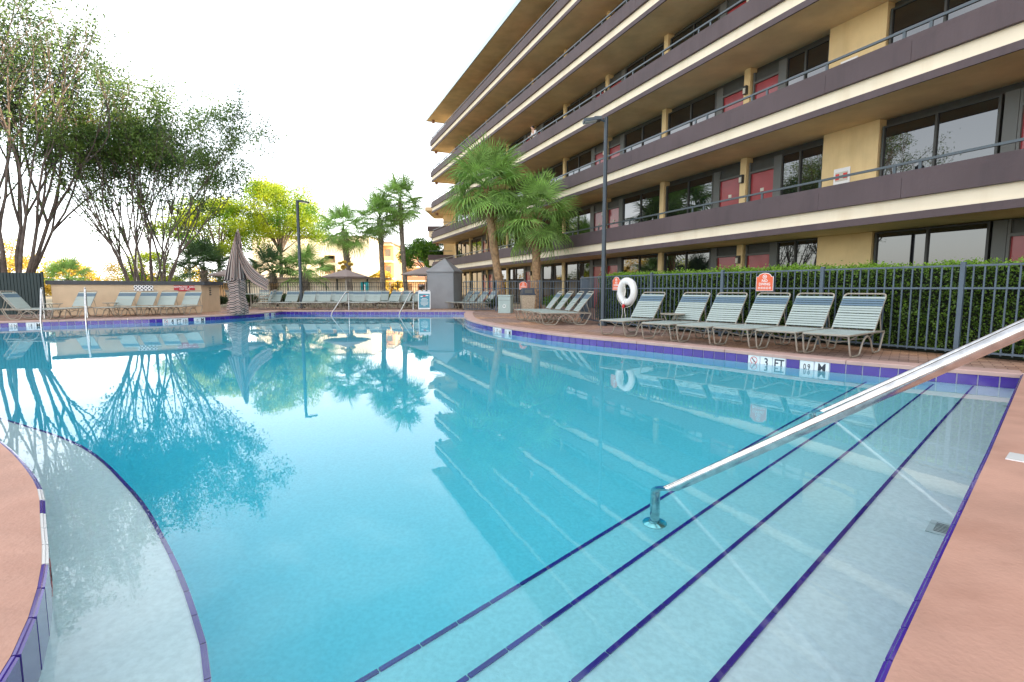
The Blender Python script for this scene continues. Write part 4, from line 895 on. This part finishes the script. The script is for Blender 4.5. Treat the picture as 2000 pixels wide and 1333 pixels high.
taper(MB(), .22, .27, 0, .70).build('body', 'bin_tan', b2); taper(MB(), .285, .285, .70, .74).build('rim', 'bin_lid', b2); taper(MB(), .26, .22, .74, .98).build('hood', 'bin_lid', b2); MB().box((0, -.255, .85), (.30, .01, .14)).build('flap', 'frame_grey', b2)

def patio_umbrella(x, y, z, r, label):
    t = thing('patio_umbrella', label, 'umbrella', (x, y, 0), group='open tan patio umbrellas')
    m = MB(); n = 8; m.v = [(0, 0, z + .42)] + [(r * math.cos(2 * math.pi * (k + .5) / n), r * math.sin(2 * math.pi * (k + .5) / n), z) for k in range(n)] + [(r * .99 * math.cos(2 * math.pi * (k + .5) / n), r * .99 * math.sin(2 * math.pi * (k + .5) / n), z - .06) for k in range(n)]
    m.f = [(0, 1 + k, 1 + (k + 1) % n) for k in range(n)] + [(1 + k, 9 + k, 9 + (k + 1) % n, 1 + (k + 1) % n) for k in range(n)]; m.build('canopy', 'umbrella_tan', t)
    MB().tube([(0, 0, 0), (0, 0, z + .46)], .02, 8).build('pole', 'ring_white', t); MB().lathe([(.25, 0), (.25, .06), (.05, .1)], 16).build('base', 'frame_grey', t)
    for k in range(n): a = 2 * math.pi * (k + .5) / n; MB().tube([(0, 0, z + .38), (r * .97 * math.cos(a), r * .97 * math.sin(a), z - .01)], .008, 4).build('rib', 'frame_grey', t)
patio_umbrella(-9.35, 29.0, 1.62, 1.30, 'open tan umbrella above the left half of the far loungers')
patio_umbrella(-4.75, 28.3, 1.74, 1.35, 'open tan umbrella beside the grey booth')
patio_umbrella(-14.2, 26.6, 1.65, 1.30, 'open tan umbrella half hidden behind the closed striped umbrella')
def patio_set(x, y, rz, label, n=2):
    t = thing('patio_table', label + ', round table', 'table', (x, y, 0), rz)
    MB().lathe([(.02, .68), (.50, .69), (.52, .705), (.52, .72), (.0001, .722)], 24).build('table_top', 'bin_green', t, smooth=True)
    for k in range(4): a = k * 1.571 + .4; MB().tube(bend([(.4 * math.cos(a), .4 * math.sin(a), .68), (.12 * math.cos(a), .12 * math.sin(a), .35), (.38 * math.cos(a), .38 * math.sin(a), 0)], .2), .014, 6).build('leg', 'taupe', t)
CH = None
def chair(x, y, rz, label):
    global CH
    if CH is not None: return clone(CH, (x, y, 0), rz, label)
    t = thing('patio_chair', label, 'chair', (x, y, 0), rz, group='strap patio chairs'); CH = t
    for k in range(5): MB().box((0, -.2 + k * .085, .40), (.46, .06, .012)).build('seat_strap', 'strap', t)
    for k in range(5): MB().box((0, .24 + .03 * k, .50 + k * .085), (.46, .012, .06), rx=R(-18)).build('back_strap', 'strap_blue' if k == 4 else 'strap', t)
    for sx in (-1, 1): MB().tube(bend([(sx * .25, -.24, 0), (sx * .25, -.24, .60), (sx * .25, .28, .62)], .08), .013, 6).build('arm', 'taupe', t); MB().tube(bend([(sx * .25, .34, 0), (sx * .25, .20, .40), (sx * .25, .40, .90)], .1), .013, 6).build('leg', 'taupe', t)
    MB().tube([(-.25, .40, .90), (.25, .40, .90)], .013, 6).build('top_bar', 'taupe', t); return t
patio_set(-12.35, 24.3, 0, 'pale green patio table behind the striped umbrella base')
chair(-13.1, 24.4, R(90), 'strap chair on left side of the patio table'); chair(-12.4, 25.4, R(0), 'strap chair behind the patio table'); chair(-11.55, 24.2, R(-80), 'strap chair right of the patio table facing left')
patio_set(-4.9, 26.2, 0, 'pale patio table under right tan umbrella'); chair(-5.6, 26.2, R(90), 'strap chair left of the far patio table'); chair(-4.3, 25.7, R(200), 'strap chair beside the blue board sign')

def lamp(x, y, h, arm, label, r=.065):
    t = thing('lamp_post', label, 'lamp post', (x, y, 0)); MB().lathe([(r * 1.1, 0), (r, .02), (r * .78, h)], 14).build('pole', 'lamp_metal', t, smooth=True); MB().lathe([(r * 2, 0), (r * 2, .03), (r * 1.2, .08)], 14).build('base', 'lamp_metal', t)
    MB().tube([(0, 0, h - .10), (arm * .3, 0, h - .06)], .03, 8).build('arm', 'lamp_metal', t)
    m = MB(); s = 1 if arm > 0 else -1; m.box((arm * .3 + s * .22, 0, h - .07), (.44, .26, .07), ry=R(8) * s); m.box((arm * .3 + s * .08, 0, h - .02), (.18, .16, .06)); m.build('lamp_head', 'lamp_metal', t)
    MB().box((arm * .3 + s * .26, 0, h - .118), (.30, .20, .012), ry=R(8) * s).build('lens', 'lamp_glass', t)
lamp(2.36, 13.32, 5.22, -.45, 'tall dark lamp post by the curved fence with head pointing left', .062)
lamp(-10.5, 25.6, 5.25, .35, 'slim dark lamp post rising behind the far row of loungers', .085)

# closed striped umbrella with a draped panel
su = thing('striped_umbrella', 'closed striped brown cantilever umbrella tied up with one panel draping right', 'umbrella', (-10.35, 19.35, 0))
def loft(rows, uvs):
    m = MB(); n = len(rows[0])
    for r_ in rows: m.v += [tuple(p) for p in r_]
    m.uv = [tuple(q) for r_ in uvs for q in r_]
    for i in range(len(rows) - 1):
        for k in range(n - 1): m.f.append((i * n + k, i * n + k + 1, (i + 1) * n + k + 1, (i + 1) * n + k))
    return m
NK = 48; rows = []; uvs = []
for j in range(24):
    f = j / 23; z = 1.36 * f; r0 = .33 - .07 * f + .03 * math.sin(f * 9); rw = []; uw = []
    for k in range(NK + 1):
        a = 2 * math.pi * k / NK; rr = r0 * (1 + .10 * math.sin(6 * a + 2 * f) + .06 * math.sin(11 * a)); rw.append((rr * math.cos(a), rr * .8 * math.sin(a), z)); uw.append((k / NK, z * 5.2 + .45 * math.sin(2 * a + 1) + .12 * math.sin(7 * a)))
    rows.append(rw); uvs.append(uw)
loft(rows, uvs).build('wrapped_skirt', 'striped_cloth', su, smooth=True)
rows = []; uvs = []
for j in range(22):   # upper cone of gathered cloth
    f = j / 21; z = 1.28 + 1.80 * f; r0 = .30 * (1 - f) ** .8 + .035; rw = []; uw = []; cx = .02 + .14 * f
    for k in range(NK + 1):
        a = 2 * math.pi * k / NK; fold = 1 + .22 * math.sin(9 * a) * (1 - .3 * f); rw.append((cx + r0 * fold * math.cos(a) - .05 * (1 - f), r0 * fold * .85 * math.sin(a), z + .05 * math.sin(5 * a) * (1 - f))); uw.append((f, 10 * k / NK + .3 * f))
    rows.append(rw); uvs.append(uw)
loft(rows, uvs).build('gathered_canopy', 'striped_cloth', su, smooth=True)
rows = []; uvs = []
for j in range(30):
    f = j / 29; x = .16 + 1.22 * f ** 1.35; zt = 3.06 - 1.62 * f ** .62 - .22 * f; w_ = .08 + .50 * math.sin(min(1, f * 1.35) * 1.57) * (1 - .45 * f); rw = []; uw = []
    for k in range(17):
        g_ = k / 16; rw.append((x - .30 * g_ * w_ - .0, -.10 - .05 * math.sin(g_ * 14) * (1 - f * .4) - .22 * f, zt - w_ * g_ * 1.05 + .03 * math.sin(f * 8))); uw.append((f, 3.4 * g_ + .5 * f))
    rows.append(rw); uvs.append(uw)
loft(rows, uvs).build('draped_panel', 'striped_cloth', su, smooth=True)
MB().tube([(.16, 0, 0), (.16, 0, 3.13)], .03, 10).build('pole', 'frame_dark', su); MB().lathe([(.05, 3.08), (.03, 3.14), (.0001, 3.17)], 10, (.16, 0, 0)).build('finial', 'taupe', su)
MB().tube([(.27 * math.cos(a), .24 * math.sin(a), 1.32) for a in [2 * math.pi * k / 16 for k in range(16)]], .02, 5, closed=True).build('tie_strap', 'ink', su)

# ------------------------------------------------------------------ far buildings
def far_block():
    t = thing('white_building', 'big pale stucco building with square balcony openings behind the far palms', 'building', (-24.6, 75, 0))
    m = 'far_white'; x0, x1 = -13, 4.0; H = 8.4
    ops = [(-2.65, -1.0, 1.0, 2.9), (-2.65, -1.0, 3.35, 5.0 - .25), (-2.65, -1.0, 5.35, 6.7 - .6)]
    ops = [(-2.65, -1.05, .9, 2.7), (-2.65, -1.05, 3.1, 4.35), (-2.65, -1.05, 4.7, 5.75)]
    MB().box(((x0 - 2.65) / 2, 4, H / 2), (-2.65 - x0, 8, H)).build('wall', m, t); MB().box(((x1 - 1.05) / 2, 4, H / 2), (x1 + 1.05, 8, H)).build('wall', m, t)
    MB().box((-1.85, 4, (H + 5.75) / 2), (1.6, 8, H - 5.75)).build('wall', m, t)
    for z0, z1 in ((0, .9), (2.7, 3.1), (4.35, 4.7)): MB().box((-1.85, 4, (z0 + z1) / 2), (1.6, 8, z1 - z0)).build('balcony_slab', m, t)
    MB().box((-1.85, 4.5, 3.2), (1.6, 6.2, 5.2)).build('recess', 'far_orange', t)
    for z in (1.2, 3.35, 4.95): MB().box((-1.85, .15, z), (1.6, .08, .5)).build('balcony_rail', 'far_brown', t); MB().box((-2.15, 1.36, z + .45), (.8, .06, .75)).build('window', 'frame_dark', t)
    MB().box(((x0 + x1) / 2, 4, H + .08), (x1 - x0 + .3, 8.3, .16)).build('roof_edge', 'far_roof', t)
far_block()
def balcony_block(label, x, y, w, h, n, d, orange):
    t = thing('balcony_building', label, 'building', (x, y, 0)); MB().box((w / 2, 4.5, h / 2), (w, 7, h)).build('wall', 'far_orange' if orange else 'far_white', t)
    fh = h / n
    for k in range(1, n + 1):
        MB().box((w / 2, .3, k * fh - .1), (w + .1, 2.4, .22)).build('balcony_slab', 'far_white', t)
        if k < n: MB().box((w / 2, -.85, k * fh + .35), (w, .08, .65)).build('balcony_parapet', 'far_orange' if orange else 'far_brown', t)
    q = max(2, int(w / 2.2))
    for k in range(n):
        for j in range(q):
            wx = (j + .5) * w / q; f = MB().box((wx, .97, k * fh + fh * .5), (w / q * .55, .06, fh * .5)).build('window', 'far_brown', t); MB().box((wx, .92, k * fh + fh * .5), (w / q * .42, .04, fh * .40)).build('pane', 'window_glass', f)
    MB().box((w / 2, 3.5, h + .12), (w + .6, 9.6, .25)).build('roof', 'far_roof', t)
balcony_block('orange balcony stair tower at right of the white building', -22.6, 82, 3.6, 8.0, 3, 3, True)
balcony_block('long cream balcony building beyond the far palms', -19.5, 90, 19, 7.2, 3, 3, False)
lw = thing('low_building', 'long low white roofed shelter behind the lamp post and black fence', 'building', (-24, 44, 0))
MB().box((6.3, 2, 1.05), (12, 3, 1.5)).build('wall', 'far_white', lw); MB().box((6.3, 1.6, 1.85), (13, 4.4, .12)).build('roof', 'far_roof', lw)
for k in range(5): MB().box((1.2 + 2.6 * k, .2, .9), (.12, .12, 1.8)).build('post', 'frame_dark', lw)
lw2 = thing('low_building', 'long low orange roofed pavilion beyond the bar wall end', 'building', (-33, 52, 0))
MB().box((5, 2, .7), (11, 3, 1.4)).build('wall', 'far_orange', lw2); MB().box((5, 1.6, 1.5), (12, 4.4, .2)).build('roof', 'far_brown', lw2)
vs = thing('teal_sign', 'small teal roadside panel behind the black fence', 'sign', (-10.3, 36, 0)); MB().box((0, 0, .95), (.55, .08, .95)).build('panel', 'sign_teal', vs); MB().box((0, -.045, 1.0), (.16, .01, .5)).build('mark', 'ink_white', vs); MB().box((0, 0, .25), (.1, .06, .5)).build('post', 'frame_grey', vs)
ra = thing('radio_mast', 'thin distant radio mast above the long cream building', 'mast', (-14, 150, 0)); MB().tube([(0, 0, 0), (0, 0, 16)], [.35, .06], 6).build('mast', 'roof_metal', ra); MB().box((0, 0, 12.4), (1.4, .5, 1.0)).build('antenna', 'roof_metal', ra)
for k, (x, y, h) in enumerate(((-30.5, 42, 4.2), (-20.6, 33, 3.2))):
    t = thing('utility_pole', ['pale utility pole rising left of the second crape myrtle', 'short pale pole behind right end of bar wall'][k], 'pole', (x, y, 0)); MB().tube([(0, 0, 0), (0, 0, h)], .09, 8).build('pole', 'plaque', t); MB().box((0, 0, h - .2), (.5, .06, .06)).build('cross_arm', 'plaque', t)

# ------------------------------------------------------------------ person on the fourth balcony
def person():
    s = 21.2; z = H0 + FH * 2 + .2; c = fp(s, .42); t = thing('person', 'man in a white shirt leaning on a balcony railing above the palms', 'person', (c.x, c.y, z), math.atan2(FD.y, FD.x))
    J = {'pelvis': (0, .25, .92), 'spine': (0, .10, 1.12), 'chest': (0, -.02, 1.32), 'neck': (0, -.08, 1.46), 'head': (0, -.13, 1.58), 'crown': (0, -.13, 1.68),
         'ls': (-.17, -.03, 1.39), 'le': (-.24, -.10, 1.12), 'lh': (-.10, -.34, 1.10), 'rs': (.17, -.03, 1.39), 're': (.24, -.10, 1.12), 'rh': (.10, -.34, 1.10),
         'lk': (-.11, .16, .5), 'lf': (-.11, .26, .06), 'lt': (-.12, .10, .03), 'rk': (.11, .16, .5), 'rf': (.11, .26, .06), 'rt': (.12, .10, .03), 'lp': (-.1, .25, .88), 'rp': (.1, .25, .88)}
    Rr = {'pelvis': .14, 'spine': .13, 'chest': .145, 'neck': .055, 'head': .088, 'crown': .07, 'ls': .06, 'le': .045, 'lh': .032, 'rs': .06, 're': .045, 'rh': .032, 'lk': .06, 'lf': .045, 'lt': .04, 'rk': .06, 'rf': .045, 'rt': .04, 'lp': .085, 'rp': .085}
    E = [('pelvis', 'spine'), ('spine', 'chest'), ('chest', 'neck'), ('neck', 'head'), ('head', 'crown'), ('chest', 'ls'), ('ls', 'le'), ('le', 'lh'), ('chest', 'rs'), ('rs', 're'), ('re', 'rh'), ('pelvis', 'lp'), ('lp', 'lk'), ('lk', 'lf'), ('lf', 'lt'), ('pelvis', 'rp'), ('rp', 'rk'), ('rk', 'rf'), ('rf', 'rt')]
    def skin(name, ks, scale, m):
        ks = list(ks); me = bpy.data.meshes.new(name); sgy = SG
        me.from_pydata([(J[k][0], J[k][1] * sgy, J[k][2]) for k in ks], [(ks.index(a), ks.index(b)) for a, b in E if a in ks and b in ks], [])
        o = bpy.data.objects.new(name, me); COL.objects.link(o); md = o.modifiers.new('s', 'SKIN'); 
        for i, k in enumerate(ks): me.skin_vertices[0].data[i].radius = (Rr[k] * scale,) * 2
        me.skin_vertices[0].data[0].use_root = True; o.modifiers.new('u', 'SUBSURF').levels = 1; bpy.context.view_layer.update()
        m2 = bpy.data.meshes.new_from_object(o.evaluated_get(bpy.context.evaluated_depsgraph_get())); bpy.data.objects.remove(o); m2.materials.clear(); m2.materials.append(MATS[m]); m2.shade_smooth(); m2.name = name; put(name, m2, t)
    skin('body', J, 1, 'skin'); skin('shirt', ['pelvis', 'spine', 'chest', 'ls', 'le', 'rs', 're'], 1.14, 'shirt'); skin('trousers', ['pelvis', 'lp', 'lk', 'lf', 'rp', 'rk', 'rf'], 1.16, 'trousers')
    MB().lathe([(.02, 1.70), (.075, 1.68), (.095, 1.62), (.085, 1.57), (.05, 1.555)], 14, (0, -.10 * SG, 0)).build('hair', 'hair', t, smooth=True)
    MB().box((0, -.225 * SG, 1.585), (.022, .03, .035)).build('nose', 'skin', t)
person()
